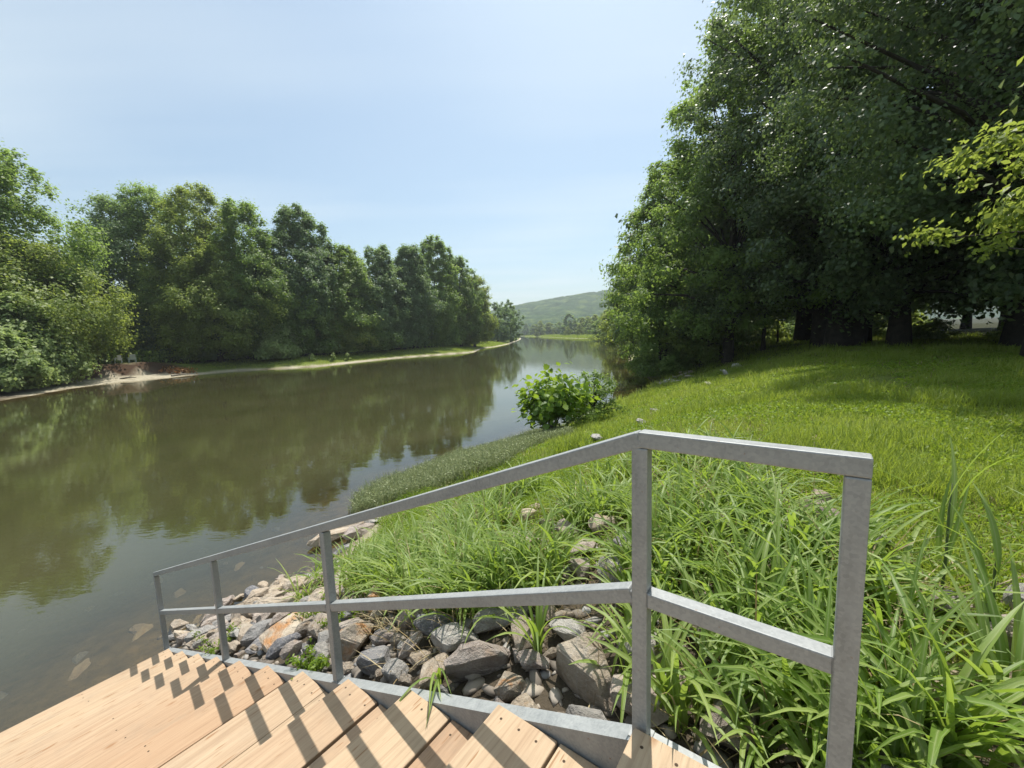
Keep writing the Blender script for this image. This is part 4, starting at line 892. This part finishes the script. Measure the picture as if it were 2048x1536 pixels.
# ------------------------------------------------------------------ grasses
def blades(P, az, L, W, th0, kap, seg=6, r=rng, twist=0.0):
    """ribbon blades with a folded midrib; returns verts, quads, per-vertex rib, per-face index"""
    B = len(P); tt = np.linspace(0, 1, seg + 1)
    th = th0[:, None] + kap[:, None] * tt[None, :] ** 1.25
    ds = (L / seg)[:, None]
    hx_ = np.concatenate([np.zeros((B, 1)), np.cumsum(np.sin(th[:, :-1]) * ds, 1)], 1); hz_ = np.concatenate([np.zeros((B, 1)), np.cumsum(np.cos(th[:, :-1]) * ds, 1)], 1)
    ca, sa = np.cos(az)[:, None], np.sin(az)[:, None]
    bend = (r.normal(size=B) * .12)[:, None] * tt[None] ** 2 * L[:, None]
    c = np.stack([P[:, 0:1] + hx_ * ca - bend * sa, P[:, 1:2] + hx_ * sa + bend * ca, P[:, 2:3] + hz_], -1)
    wprof = np.minimum(1, .35 + 3.2 * tt) * np.clip(1 - tt ** 2.2, 0, 1) ** .8; wprof[-1] = 0.02
    tw = (twist * r.normal(size=B))[:, None] * tt[None]
    side = np.stack([-sa * np.cos(tw), ca * np.cos(tw), np.sin(tw)], -1)
    nrm = np.stack([-np.cos(th) * ca, -np.cos(th) * sa, np.sin(th)], -1)
    hw = (W[:, None] * wprof[None] / 2)[..., None]
    V = np.stack([c + side * hw + nrm * hw * .35, c, c - side * hw + nrm * hw * .35], 2).reshape(-1, 3)   # B, seg+1, 3
    base = (np.arange(B) * (seg + 1) * 3)[:, None, None] + (np.arange(seg) * 3)[None, :, None]
    q = np.concatenate([base + np.array([0, 1, 4, 3]), base + np.array([1, 2, 5, 4])], 1).reshape(-1, 4)
    rib = np.tile(np.array([0, 1, 0.]), B * (seg + 1)); fi = np.repeat(np.arange(B), seg * 2)
    return V, q, rib, fi
def rib_into(mt):
    """pale midrib on broad grass blades"""
    t = mt.node_tree; p = next(n for n in t.nodes if n.type == 'BSDF_PRINCIPLED'); src = p.inputs['Base Color'].links[0].from_socket
    a = N(t, 'ShaderNodeAttribute', attribute_name='rib'); pw = N(t, 'ShaderNodeMath', operation='POWER'); pw.inputs[1].default_value = 7; t.links.new(a.outputs['Fac'], pw.inputs[0])
    f = N(t, 'ShaderNodeMath', operation='MULTIPLY'); f.inputs[1].default_value = .6; t.links.new(pw.outputs[0], f.inputs[0])
    x = N(t, 'ShaderNodeMix', data_type='RGBA'); t.links.new(f.outputs[0], x.inputs['Factor']); t.links.new(src, x.inputs[6]); x.inputs[7].default_value = (.50, .55, .28, 1); t.links.new(x.outputs[2], p.inputs['Base Color'])
rib_into(M['blade'])
def tufts(cent, nb, Lr, Wr, spread, r, seg=6, th=(.05, .55), kap=(.7, 2.2), twist=.5):
    n = len(cent); k = np.repeat(np.arange(n), nb); B = len(k)
    P = cent[k] + np.stack([r.normal(size=B) * spread, r.normal(size=B) * spread, np.zeros(B)], 1)
    az = r.uniform(0, 6.28, B); sc = r.uniform(.7, 1.15, n)[k]
    L = r.uniform(*Lr, B) * sc; W = r.uniform(*Wr, B) * (.6 + .4 * sc)
    return blades(P, az, L, W, r.uniform(*th, B), r.uniform(*kap, B), seg, r, twist), r.uniform(0, 1, B), k
# tall arching grass on the bank (nobody could count it)
r_ = np.random.default_rng(77)
cand = []
while len(cand) < 540:
    s_, w_ = r_.uniform(-2.6, 5.2), -r_.uniform(.25, 3.9)
    lim = .34 + .62 * min(1, max(0, (s_ - .9) / 2.4))
    if s_ < .1: lim = .30
    dens = 1.0 if s_ < 3.2 else max(0, 1 - (s_ - 3.2) / 1.6)
    if -w_ < lim or r_.uniform() > dens: continue
    if -w_ > 2.6 and r_.uniform() < .45: continue
    if s_ < -0.9 and -w_ > 1.9: continue
    if vnoise(np.array([s_ * 1.0]), np.array([w_]), .62, 6)[0] < (.47 if -w_ > 1.7 or s_ < 0 else .42): continue
    x, y = R_ST(s_, w_)
    if y > 8.3 and ground([x], [y], True)[1][0] < 2.6: continue
    cand.append((x, y))
cand = np.array(cand); cz = ground(cand[:, 0], cand[:, 1])
(V, q, rib, fi), bt, k_ = tufts(np.column_stack([cand, cz - .01]), 13, (.32, .70), (.016, .034), .04, r_, th=(.03, .5), kap=(.8, 2.3))
ctn = r_.uniform(0, 1, len(cand)); tint = np.clip(.25 + .35 * bt[fi] + .3 * ctn[k_][fi], 0, 1)
tag(obj('tall_grass', mesh_np('tall_grass', V, q, [M['blade']], dict(tint=tint, rib=rib))), 'tall arching broad-bladed grass covering the bank behind the handrail', 'grass', kind='stuff')
# dry straw between the stones
sc_ = cand[r_.integers(0, len(cand), 520)] + r_.normal(size=(520, 2)) * .22; sz = ground(sc_[:, 0], sc_[:, 1])
(V, q, rib, fi), bt, k_ = tufts(np.column_stack([sc_, sz + .01]), 9, (.12, .38), (.003, .007), .07, r_, seg=4, th=(.7, 1.5), kap=(.1, .9))
tag(obj('dry_straw', mesh_np('dry_straw', V, q, [M['dry_grass']], dict(tint=bt[fi], rib=rib))), 'dry straw-coloured dead grass lying among the bank stones', 'straw', kind='stuff')

dk = cand[r_.permutation(len(cand))[:180]] + r_.normal(size=(180, 2)) * .1; dz_ = ground(dk[:, 0], dk[:, 1])
(V, q, rib, fi), bt, k_ = tufts(np.column_stack([dk, dz_]), 4, (.3, .62), (.004, .010), .04, r_, seg=5, th=(.1, .8), kap=(.1, 1.6))
tag(obj('dead_stalks', mesh_np('dead_stalks', V, q, [M['dry_grass']], dict(tint=bt[fi], rib=rib))), 'brown dead stalks standing among the tall green grass', 'grass', kind='stuff')
sd = cand[r_.permutation(len(cand))[:90]]; sdz = ground(sd[:, 0], sd[:, 1]); hts = r_.uniform(.45, .75, 90); top_ = np.column_stack([sd + r_.normal(size=(90, 2)) * .06, sdz + hts])
kk = np.repeat(np.arange(90), 26); P2 = top_[kk] + np.column_stack([r_.normal(size=(len(kk), 2)) * .014, r_.uniform(-.10, .04, len(kk))]); N2 = unit(r_.normal(size=P2.shape))
V, F = kites(P2, N2, .013, .006, r_); tag(obj('seed_heads', mesh_np('seed_heads', V, F, [M['dry_grass']], dict(tint=r_.uniform(.2, .9, len(F))))), 'small brown seed heads on thin stalks above the tall grass', 'grass', kind='stuff')
V, q, rib, fi = blades(np.column_stack([top_[:, :2], sdz]), r_.uniform(0, 6.28, 90), hts, np.full(90, .004), np.full(90, .02), np.full(90, .06), 4, r_, 0)
tag(obj('seed_stalks', mesh_np('seed_stalks', V, q, [M['dry_grass']], dict(tint=r_.uniform(.2, .6, 90)[fi], rib=rib))), 'thin stalks of grass gone to seed on the bank', 'grass', kind='stuff')
# single grass plants that stand out, blade by blade
def grass_plant(label, s_, w_, nb, Lr, Wr, seed, th=(.05, .5), kap=(.7, 2.2), az0=None, azr=3.14, stem=0.0, lift=0.0, cat='grass plant'):
    x, y = R_ST(s_, w_); z = gz(x, y) + lift; r = np.random.default_rng(seed)
    t = thing('grass_plant', label, cat, (x, y, z))
    if stem:
        bm = bmesh.new(); tube_path(bm, [(0, 0, -.05), (.01, 0, stem * .4), (.02, .015, stem * .8), (.03, .02, stem)], [.006, .0055, .0045, .002], 6); obj('stem', bm_to('stem', bm, M['stem'], True), t)
    for i in range(nb):
        P = np.array([[r.normal() * .018, r.normal() * .018, (stem * (.15 + .8 * i / nb) if stem else 0)]])
        az = np.array([(az0 + r.uniform(-azr, azr)) if az0 is not None else r.uniform(0, 6.28)])
        V, q, rib, fi = blades(P, az, np.array([r.uniform(*Lr)]), np.array([r.uniform(*Wr)]), np.array([r.uniform(*th)]), np.array([r.uniform(*kap)]), 8, r, .35)
        obj('leaf', mesh_np('leaf', V, q, [M['blade']], dict(tint=np.full(len(q), r.uniform(.3, .9)), rib=rib), smooth=True), t)
    return t
TOCAM = math.atan2(-.8, -.3)
grass_plant('grass clump rising beside the big tan boulder at the second tall post', .70, -.46, 13, (.40, .66), (.016, .026), 1, th=(0, .4), kap=(1.0, 2.3))
grass_plant('grass plant with one long blade bending over the stringer onto the steps', 1.15, -.16, 5, (.36, .52), (.015, .022), 2, th=(.2, .5), kap=(1.2, 2.4), az0=TOCAM, azr=.8)
grass_plant('grass clump whose blades cross the mid rail left of the second tall post', 1.05, -.85, 14, (.45, .75), (.016, .026), 3, kap=(.9, 2.1))
grass_plant('low broad-bladed clump under the level mid rail between the two tall posts', -.30, -.30, 16, (.38, .60), (.020, .032), 4, th=(.1, .6), kap=(1.1, 2.2))
grass_plant('arching clump directly behind the end post', -.42, -.55, 14, (.40, .62), (.020, .030), 5)
grass_plant('tall upright stalk with a pointed folded leaf standing right of the end post', -.92, -1.45, 7, (.30, .50), (.018, .028), 6, th=(.02, .4), kap=(.2, 1.3), stem=.60)
grass_plant('second tall stalk with a hooked pale leaf at the right of the end post', -1.02, -1.22, 7, (.30, .46), (.022, .032), 7, th=(.05, .5), kap=(.8, 1.9), stem=.42)
grass_plant('wide pale-bladed clump at the foot of the end post on its right', -.62, -.36, 18, (.38, .62), (.024, .038), 8, th=(.05, .5), kap=(.7, 1.9))
grass_plant('broad-leaved clump in the lower right corner', -.80, -.58, 20, (.42, .68), (.026, .042), 9, th=(.05, .5), kap=(.6, 1.8))
grass_plant('clump at the lower right edge, behind the corner clump', -.97, -.82, 18, (.42, .66), (.024, .038), 10, th=(.05, .5), kap=(.6, 1.8))
grass_plant('upright clump between the end post and the lawn stones', -.66, -.86, 16, (.42, .64), (.022, .034), 21, th=(.05, .5), kap=(.6, 1.8))
grass_plant('pale-edged clump at the right edge just above the corner clump', -1.04, -1.02, 16, (.40, .62), (.022, .034), 22, th=(.05, .5), kap=(.6, 1.8))
grass_plant('shorter clump between the two tall stalks and the end post', -.78, -1.18, 14, (.32, .52), (.020, .030), 23, th=(.05, .6), kap=(.8, 2.0))
grass_plant('small clump leaning on the foot of the end post', -.50, -.24, 12, (.30, .48), (.022, .032), 24, th=(.1, .6), kap=(.8, 2.0))
grass_plant('dark green clump seen just left of the end post above its mid rail', -.15, -1.00, 14, (.42, .66), (.018, .028), 11)
grass_plant('clump with drooping tips in front of the third post grass line', 1.75, -1.10, 12, (.35, .6), (.014, .024), 12, kap=(1.2, 2.4))
grass_plant('single sprawling clump over the rocks above the orange boulder', 2.2, -1.25, 11, (.3, .52), (.012, .02), 13, kap=(1.2, 2.4))

# clover and low broadleaf weeds on the bank; lawn; shore weeds: stuff
def leaf_scatter(name, label, cat, pts, hgt, L, per, mat, r, upb=.8, wr=.6):
    n = len(pts) * per; k = np.repeat(np.arange(len(pts)), per)
    z = ground(pts[:, 0], pts[:, 1])
    P = np.column_stack([pts[k, 0] + r.normal(size=n) * .05, pts[k, 1] + r.normal(size=n) * .05, z[k] + r.uniform(.01, 1, n) * (hgt if np.isscalar(hgt) else hgt[k])])
    Nn = unit(r.normal(size=(n, 3)) * .6 + np.array([0, 0, upb])); Ls = (L if np.isscalar(L) else L[k]) * r.uniform(.6, 1.4, n)
    V, F = kites(P, Nn, Ls, Ls * wr, r)
    pt = r.uniform(0, 1, len(pts))
    o = obj(name, mesh_np(name, V, F, [M[mat]], dict(tint=np.clip(.2 + .35 * pt[k] + .4 * r.uniform(0, 1, n), 0, 1)))); return tag(o, label, cat, kind='stuff')
def st_pts(n, s0, s1, w0, w1, r, f=None):
    s_, w_ = r.uniform(s0, s1, n), -r.uniform(w0, w1, n)
    if f is not None: kk = f(s_, w_); s_, w_ = s_[kk], w_[kk]
    return np.column_stack([OX + DX * s_ - .594 * w_, OY + DY * s_ - .8045 * w_])
pts = st_pts(9000, -3, 6.0, .3, 4.2, r_, lambda s, w: (r_.uniform(size=len(s)) < np.where((-w < 2.5) & (s < 2.5), .35, 1)) & (-w > .9 + .95 * np.clip((s - .3) / 2.6, 0, 1) * np.where(s > 4.2, .9, 1.2)) & (vnoise(s, w, .5, 12) > .40) & (s < 5.3 - .0 * w))
leaf_scatter('clover_weeds', 'low bright clover and broadleaf weeds between the tall grass and the stones', 'weeds', pts, .10, .026, 7, 'clover', r_)
pts = st_pts(9000, 2.2, 7.2, 1.35, 4.6, r_, lambda s, w: (ground(OX + DX * s - .594 * w, OY + DY * s - .8045 * w, True)[1] > .30 + .5 * vnoise(s, w, .6, 71)) & ~ground(OX + DX * s - .594 * w, OY + DY * s - .8045 * w, True)[2] & (vnoise(s, w, .45, 72) > .22))
leaf_scatter('low_weeds', 'dense mat of low green weeds between the stones and the shore weeds', 'weeds', pts, .11, .028, 8, 'clover', r_)
# weed tufts growing on the stones
for i, (s_, w_, nn, lb) in enumerate([(2.40, -.10, 55, 'leafy green weed spilling over the stringer at the third post'), (4.45, -.12, 40, 'small leafy weed growing beside the stringer near the water'), (3.35, -.62, 40, 'trailing green weed among the stones between the third and fourth post'), (2.75, -.55, 45, 'leafy weed between the stones behind the third post')]):
    x, y = R_ST(s_, w_); z = gz(x, y); t = thing('leafy_weed', lb, 'weed', (x, y, z)); r = np.random.default_rng(50 + i)
    bm = bmesh.new(); tips = []
    for j in range(9):
        a_ = r.uniform(0, 6.28); l_ = r.uniform(.12, .30); e_ = Vector((math.cos(a_) * l_ * .8 - (.12 if i == 0 else 0) * .3, math.sin(a_) * l_ * .8 - (.10 if i == 0 else 0), r.uniform(.05, .2)))
        tube_path(bm, [(0, 0, -.02), tuple(e_ * .5 + Vector((0, 0, .05))), tuple(e_)], [.003, .0025, .001], 4); tips.append(e_)
    obj('stem', bm_to('stem', bm, M['stem']), t)
    kk = r.integers(0, 9, nn * 9); T_ = np.array(tips)[kk] * r.uniform(.25, 1.05, (nn * 9, 1)) + r.normal(size=(nn * 9, 3)) * .018 + np.array([0, 0, .03])
    Nn = unit(r.normal(size=T_.shape) * .6 + np.array([0, 0, .7])); Ls = r.uniform(.022, .045, len(T_)); V, F = kites(T_, Nn, Ls, Ls * .42, r)
    tag(obj('foliage', mesh_np('foliage', V, F, [M['clover']], dict(tint=r.uniform(.15, .8, len(F)))), t), kind='stuff')

# lawn: short blades whose size grows and number falls with distance
def lawn_pts(n, r):
    a = np.radians(r.uniform(-8, 64, n)); d_ = 2.0 * (42 / 2.0) ** (r.uniform(0, 1, n) ** .80)
    x, y = d_ * np.sin(a), d_ * np.cos(a); return x, y, d_
x, y, d_ = lawn_pts(210000, r_)
z, D_, I_, RT_ = ground(x, y, True)
srel = (x - OX) * DX + (y - OY) * DY; wrel = -(x - OX) * .594 - (y - OY) * .8045
ok = RT_ & ~I_ & (D_ > .5) & ~((y > 8.4) & (y < 14.8) & (x < 1.2) & (D_ < 2.6)) & (-wrel > .12) & ~((srel > 0) & (-wrel < 1.6)) & (vnoise(x, y, .7, 31) * .6 + vnoise(x, y, 3.0, 33) * .4 > .26)
ok &= ~((-wrel < 2.5) & (srel > -.75) & (srel < 4.5) & (r_.uniform(size=len(x)) < .93))
x, y, z, d_, D_ = x[ok], y[ok], z[ok], d_[ok], D_[ok]; n = len(x)
hgt = (.045 + .05 * vnoise(x, y, 1.4, 21) + .09 * (vnoise(x, y, .9, 22) > .72)) * (1 + .03 * d_) * np.where(D_ < 2.2, 1.6, 1)
(V, q, rib, fi) = blades(np.column_stack([x, y, z]), r_.uniform(0, 6.28, n), hgt * r_.uniform(.7, 1.5, n), .0035 + .0011 * d_, r_.uniform(0, .8, n), r_.uniform(.2, 1.4, n), 2, r_, 0)
patch = vnoise(x, y, 1.1, 24)
tint = np.clip(-.05 + .55 * patch + .25 * vnoise(x, y, 3.2, 25) + .4 * r_.uniform(0, 1, n), 0, 1)[fi]
tag(obj('lawn_grass', mesh_np('lawn_grass', V, q, [M['lawn']], dict(tint=tint))), 'short bright green lawn grass on the bank and meadow', 'grass', kind='stuff')
lx, ly, ld = lawn_pts(26000, r_); lz, lD, lI, lR = ground(lx, ly, True)
ok = lR & ~lI & (lD > .8) & (vnoise(lx, ly, 1.3, 44) > .5) & (-(-(lx - OX) * .594 - (ly - OY) * .8045) > .5)
lx, ly, lz, ld = lx[ok], ly[ok], lz[ok], ld[ok]; nn = len(lx)
V, q, rib, fi = blades(np.column_stack([lx, ly, lz + .01]), r_.uniform(0, 6.28, nn), (.05 + .003 * ld) * r_.uniform(.7, 1.6, nn), .003 + .0009 * ld, r_.uniform(.3, 1.3, nn), r_.uniform(.1, .9, nn), 2, r_, 0)
tag(obj('dead_grass', mesh_np('dead_grass', V, q, [M['dry_grass']], dict(tint=r_.uniform(0, 1, nn)[fi]))), 'dry brown grass and clippings scattered through the lawn', 'grass', kind='stuff')
x, y, d_ = lawn_pts(90000, r_); z, D_, I_, RT_ = ground(x, y, True)
wrel = -(x - OX) * .594 - (y - OY) * .8045
ok = RT_ & ~I_ & (D_ > 1.0) & (-wrel > 1.3) & (vnoise(x, y, .8, 41) * .6 + vnoise(x, y, 2.6, 42) * .4 > .42) & (d_ < 24)
pp = np.column_stack([x[ok], y[ok]]); dd = d_[ok]
leaf_scatter('lawn_weeds', 'small broadleaf weeds mixed into the lawn', 'weeds', pp, .05 + .002 * dd, .016 + .0032 * dd, 3, 'clover', r_)
# taller tufts of grass at the crest of the slope
cc = []
for i in range(260):
    q_ = r_.uniform(0, 1); x = 1.0 + 9 * q_ + r_.normal() * .9; y = 6.5 + 11.5 * q_ + r_.normal() * 1.2
    zz_, D1, I1, _ = ground([x], [y], True)
    if I1[0] or D1[0] < .4 or D1[0] > 6.0: continue
    cc.append((x, y, zz_[0]))
cc = np.array(cc); (V, q, rib, fi), bt, k_ = tufts(cc, 16, (.12, .30), (.007, .013), .07, r_, seg=3, th=(0, .5), kap=(.4, 1.4))
tag(obj('rough_grass', mesh_np('rough_grass', V, q, [M['lawn']], dict(tint=np.clip(.3 + .6 * bt[fi], 0, 1)))), 'tufts of rough unmown grass along the crest of the slope', 'grass', kind='stuff')
# grey-green weeds at the water edge
P_ = []
while len(P_) < 8600:
    q_ = r_.uniform(0, 1); x = r_.uniform(-3.9, 1.6); y = r_.uniform(8.6, 15.4)
    P_.append((x, y))
P_ = np.array(P_); z, D_, I_, _ = ground(P_[:, 0], P_[:, 1], True)
dn = D_ + .5 * (vnoise(P_[:, 0], P_[:, 1], .8, 51) - .5)
P_ = P_[((~I_) & (dn < 3.1)) | (I_ & (dn < .35))]
z = np.maximum(ground(P_[:, 0], P_[:, 1]), -.02)
(V, q, rib, fi), bt, k_ = tufts(np.column_stack([P_, z]), 7, (.14, .36), (.008, .015), .06, r_, seg=2, th=(0, .9), kap=(.2, 1.3))
tag(obj('shore_weeds', mesh_np('shore_weeds', V, q, [M['weed_grey']], dict(tint=bt[fi]))), 'mat of grey-green narrow-leaved weeds at the water edge', 'weeds', kind='stuff')
leaf_scatter('shore_weed_leaves', 'small pale leaves of the weed mat at the water edge', 'weeds', P_, .26, .05, 9, 'weed_grey', r_, upb=.3, wr=.35)
# near shore grass along the right bank and under the bank trees
P_ = np.column_stack([r_.uniform(-3.6, 12, 9000), r_.uniform(7, 33, 9000)]); z, D_, I_, RT_ = ground(P_[:, 0], P_[:, 1], True)
P_ = P_[(~I_) & RT_ & (D_ < 2.6) & (D_ > .15) & ((P_[:, 1] < 23.5) | (P_[:, 1] > 29)) & ~((P_[:, 1] < 14.8) & (D_ < 2.3))]
z = ground(P_[:, 0], P_[:, 1]); (V, q, rib, fi), bt, k_ = tufts(np.column_stack([P_, z]), 9, (.12, .28), (.012, .022), .09, r_, seg=2, th=(0, .7), kap=(.2, 1.2))
tag(obj('bank_grass', mesh_np('bank_grass', V, q, [M['lawn']], dict(tint=bt[fi]))), 'bright grass along the near shoreline', 'grass', kind='stuff')
# left bank grass bar
P_ = np.column_stack([r_.uniform(-44, 2, 60000), r_.uniform(50, 160, 60000)]); z, D_, I_, RT_ = ground(P_[:, 0], P_[:, 1], True)
P_ = P_[(~I_) & (~RT_) & (D_ < 8.5) & (D_ > .5 + .8 * vnoise(P_[:, 0], P_[:, 1], 2.0, 61)) & ((P_[:, 1] > 58) | (D_ > 5.2))]
z = ground(P_[:, 0], P_[:, 1]); (V, q, rib, fi), bt, k_ = tufts(np.column_stack([P_, z]), 4, (.12, .34), (.07, .13), .2, r_, seg=1, th=(0, .7), kap=(.2, .8))
tag(obj('grass_bar', mesh_np('grass_bar', V, q, [M['lawn']], dict(tint=np.clip(.35 + .6 * bt[fi], 0, 1)))), 'yellow-green grass strip along the left shore', 'grass', kind='stuff')
# far sandbar grass
P_ = np.column_stack([r_.uniform(5, 75, 26000), r_.uniform(190, 520, 26000)]); z, D_, I_, RT_ = ground(P_[:, 0], P_[:, 1], True)
P_ = P_[(~I_) & RT_ & (D_ > 2.0)]; 
z = ground(P_[:, 0], P_[:, 1]); (V, q, rib, fi), bt, k_ = tufts(np.column_stack([P_, z]), 4, (.7, 1.5), (.5, .9), .8, r_, seg=1, th=(0, .6), kap=(.1, .5))
tag(obj('sandbar_grass', mesh_np('sandbar_grass', V, q, [M['lawn']], dict(tint=np.clip(.2 + .7 * bt[fi], 0, 1)))), 'green marsh grass on the distant sandbar', 'grass', kind='stuff')

# ------------------------------------------------------------------ sycamore sapling on the shore, leaf by leaf
def lobed_leaf(size):
    pts = [(0, -.10), (.30, -.02), (.52, .30), (.34, .42), (.30, .72), (.12, .66), (0, 1.0), (-.12, .66), (-.30, .72), (-.34, .42), (-.52, .30), (-.30, -.02)]
    V = [(0, .32, -.05)] + [(x, y, .07 * abs(x) * 2 + .02 * math.sin(9 * y)) for x, y in pts]; V = np.array(V) * size
    F = [(0, i + 1, (i + 1) % 12 + 1) for i in range(12)]; return V, np.array(F)
sv, sf = lobed_leaf(.20)
LEAVES = [mesh_np('leaf', sv * np.array([1, 1, q_]), sf, [M['leaf_sapling']], dict(tint=np.full(12, t_)), smooth=True) for q_, t_ in ((1, .25), (1.5, .45), (.6, .65), (1.2, .9))]
sx0, sy0 = 1.08, 13.0
sap = thing('sycamore_sapling', 'young sycamore bush with large lobed bright leaves at the water edge', 'bush', (sx0, sy0, gz(sx0, sy0)))
r = np.random.default_rng(9); bm = bmesh.new(); stems = []
for i in range(15):
    a_ = r.uniform(0, 6.28); out_ = r.uniform(.25, 1.1); h_ = r.uniform(1.2, 2.25) * (1 - .25 * out_); e_ = Vector((math.cos(a_) * out_ * 1.3 + .1, math.sin(a_) * out_ * .9, h_))
    pth = [Vector((r.normal() * .08, r.normal() * .08, -.1)), e_ * .35 + Vector((0, 0, .2)), e_ * .7 + Vector((0, 0, .12)), e_]
    tube_path(bm, pth, [.022, .017, .011, .005], 5); stems.append(pth)
obj('stem', bm_to('stem', bm, M['bark_pale']), sap)
rest_V, rest_F, rest_T = [], [], []
for i in range(1250):
    pth = stems[int(r.integers(0, 15))]; q_ = r.uniform(.30, 1.05) ** .8 * 3; i0 = min(int(q_), 2); p_ = pth[i0].lerp(pth[i0 + 1], q_ - i0)
    p_ = p_ + Vector(r.normal(size=3) * .22); p_.z = max(p_.z, .10 + .25 * min(p_.x, 0))
    outv = Vector((p_.x, p_.y, .35 + r.uniform(-.2, .3))).normalized(); nrm = (outv * .6 + Vector(r.normal(size=3) * .45) + Vector((0, 0, .5))).normalized()
    tdir = (Vector((p_.x, p_.y, -.35)) + Vector(r.normal(size=3) * .4)); tdir = (tdir - nrm * tdir.dot(nrm)).normalized(); xd = tdir.cross(nrm)
    R3 = Matrix((xd, tdir, nrm)).transposed(); s_ = r.uniform(.65, 1.25)
    if i < 290:
        o = obj('leaf', LEAVES[int(r.integers(0, 4))], sap); o.matrix_local = Matrix.LocRotScale(p_, R3.to_quaternion(), (s_, s_, s_))
    else:
        b0 = len(rest_V) * 13; rest_V.append((sv * s_) @ np.array(R3).T + np.array(p_)); rest_F.append(sf + b0); rest_T.append(np.full(12, r.uniform(.1, .9)))
tag(obj('foliage', mesh_np('foliage', np.vstack(rest_V), np.vstack(rest_F), [M['leaf_sapling']], dict(tint=np.concatenate(rest_T))), sap), kind='stuff')
# a second, finer-leaved bush behind it
tree('small_shrub', 'finer-leaved low shrub directly right of the sycamore bush', 2.75, 14.2, 1.75, 1.15, .05, 'leaf_mid', 611, nclump=90, per=70, leaf=.075, clump=.26, shape=.45, r0=.03, cat='bush', skirt=.9)

# ------------------------------------------------------------------ small things on the left bank
def lawn_chair(label, x, y, rz, mat):
    t = thing('lawn_chair', label, 'chair', (x, y, gz(x, y)), rz)
    def part(nm, boxes):
        bm = bmesh.new()
        for b, rx in boxes:
            r0 = bmesh.ops.create_cube(bm, size=1)['verts']; bmesh.ops.scale(bm, vec=(b[1] - b[0], b[3] - b[2], b[5] - b[4]), verts=r0)
            bmesh.ops.translate(bm, vec=((b[0] + b[1]) / 2, (b[2] + b[3]) / 2, (b[4] + b[5]) / 2), verts=r0)
            if rx: bmesh.ops.rotate(bm, cent=(0, .24, .36), matrix=Matrix.Rotation(rx, 3, 'X'), verts=r0)
        return obj(nm, bm_to(nm, bm, M[mat]), t)
    part('seat', [((-.28, .28, -.26, .24, .35, .38), 0)])
    for i in range(5): part('back_slat', [((-.28 + .115 * i, -.28 + .115 * i + .10, .24, .265, .34, 1.0), -.35)])
    for sx_ in (-1, 1):
        part('armrest', [((sx_ * .33 - .05, sx_ * .33 + .05, -.30, .32, .58, .605), 0)])
        part('leg', [((sx_ * .31 - .03, sx_ * .31 + .03, -.27, -.21, 0, .58), 0)]); part('leg', [((sx_ * .31 - .03, sx_ * .31 + .03, .24, .30, 0, .58), 0)])
lawn_chair('white plastic lawn chair on the far bank, the left and brighter of the two', -47.9, 50.8, -2.3, 'plastic_white')
lawn_chair('pale greenish lawn chair on the far bank beside the white one', -47.2, 51.9, -2.2, 'plastic_dim')
for i, (x, y, L_, a_, rr, lb) in enumerate([(-44.0, 47.6, 1.6, .3, .10, 'weathered driftwood log lying on the small far beach'), (-41.0, 51.5, 2.2, 1.2, .12, 'fallen bare trunk at the right end of the far beach'), (-42.2, 53.4, 1.8, 2.0, .09, 'thin driftwood stick in the dead leaf pile')]):
    t = thing('driftwood_log', lb, 'log', (x, y, gz(x, y) + .08), a_); bm = bmesh.new(); tube_path(bm, [(-L_ / 2, 0, 0), (-L_ / 5, .08, .06), (L_ / 5, 0, .1), (L_ / 2, -.1, .05)], [rr, rr * .9, rr * .7, rr * .3], 7)
    tube_path(bm, [(0, .03, .08), (.15, .3, .3), (.2, .5, .42)], [rr * .5, rr * .3, .02], 5); obj('log', bm_to('log', bm, M['bark_pale'], True), t)
P_ = np.column_stack([-42.6 + r_.normal(size=500) * .9, 53.4 + r_.normal(size=500) * .6])[:170]; leaf_scatter('dead_leaves', 'orange-brown dead leafy branches piled at the foot of the far bank', 'debris', P_, .7, .28, 2, 'dead_leaf', r_, upb=.4)
P_ = np.column_stack([r_.uniform(-58, 0, 5000), r_.uniform(48, 130, 5000)]); z, D_, I_, RT_ = ground(P_[:, 0], P_[:, 1], True)
P_ = P_[(~I_) & (~RT_) & (D_ > np.where(P_[:, 1] < 56, 6.4, 7.6)) & (D_ < 12)]
leaf_scatter('bank_undergrowth', 'dark undergrowth of weeds and brush below the left bank trees', 'undergrowth', P_, 1.5, .34, 16, 'leaf_mid', r_, upb=.4)
P_ = np.column_stack([r_.uniform(-46, -36, 900), r_.uniform(26, 44, 900)]); z, D_, I_, RT_ = ground(P_[:, 0], P_[:, 1], True)
P_ = P_[(~I_) & (~RT_) & (D_ > 2.4) & (D_ < 6)]; leaf_scatter('shore_brush', 'leafy brush at the foot of the bright shrubs on the far shore', 'undergrowth', P_, 1.2, .28, 14, 'leaf_olive', r_, upb=.4)
for i, (x, y) in enumerate([(-31.0, 64.6), (-28.4, 66.3), (-27.0, 68.6)]):
    t = thing('grass_bar_shrub', ['leftmost', 'middle', 'rightmost'][i] + ' of three tiny upright shrubs on the left shore grass strip', 'shrub', (x, y, gz(x, y)))
    me, C = crown_mesh(650 + i, 1.3, .5, .1, 14, 26, .2, .45, .5, mat=M['leaf_bright']); obj('crown', me, t); obj('trunk', trunk_mesh(650 + i, C, 1.0, .1, .02, nlimb=3), t)
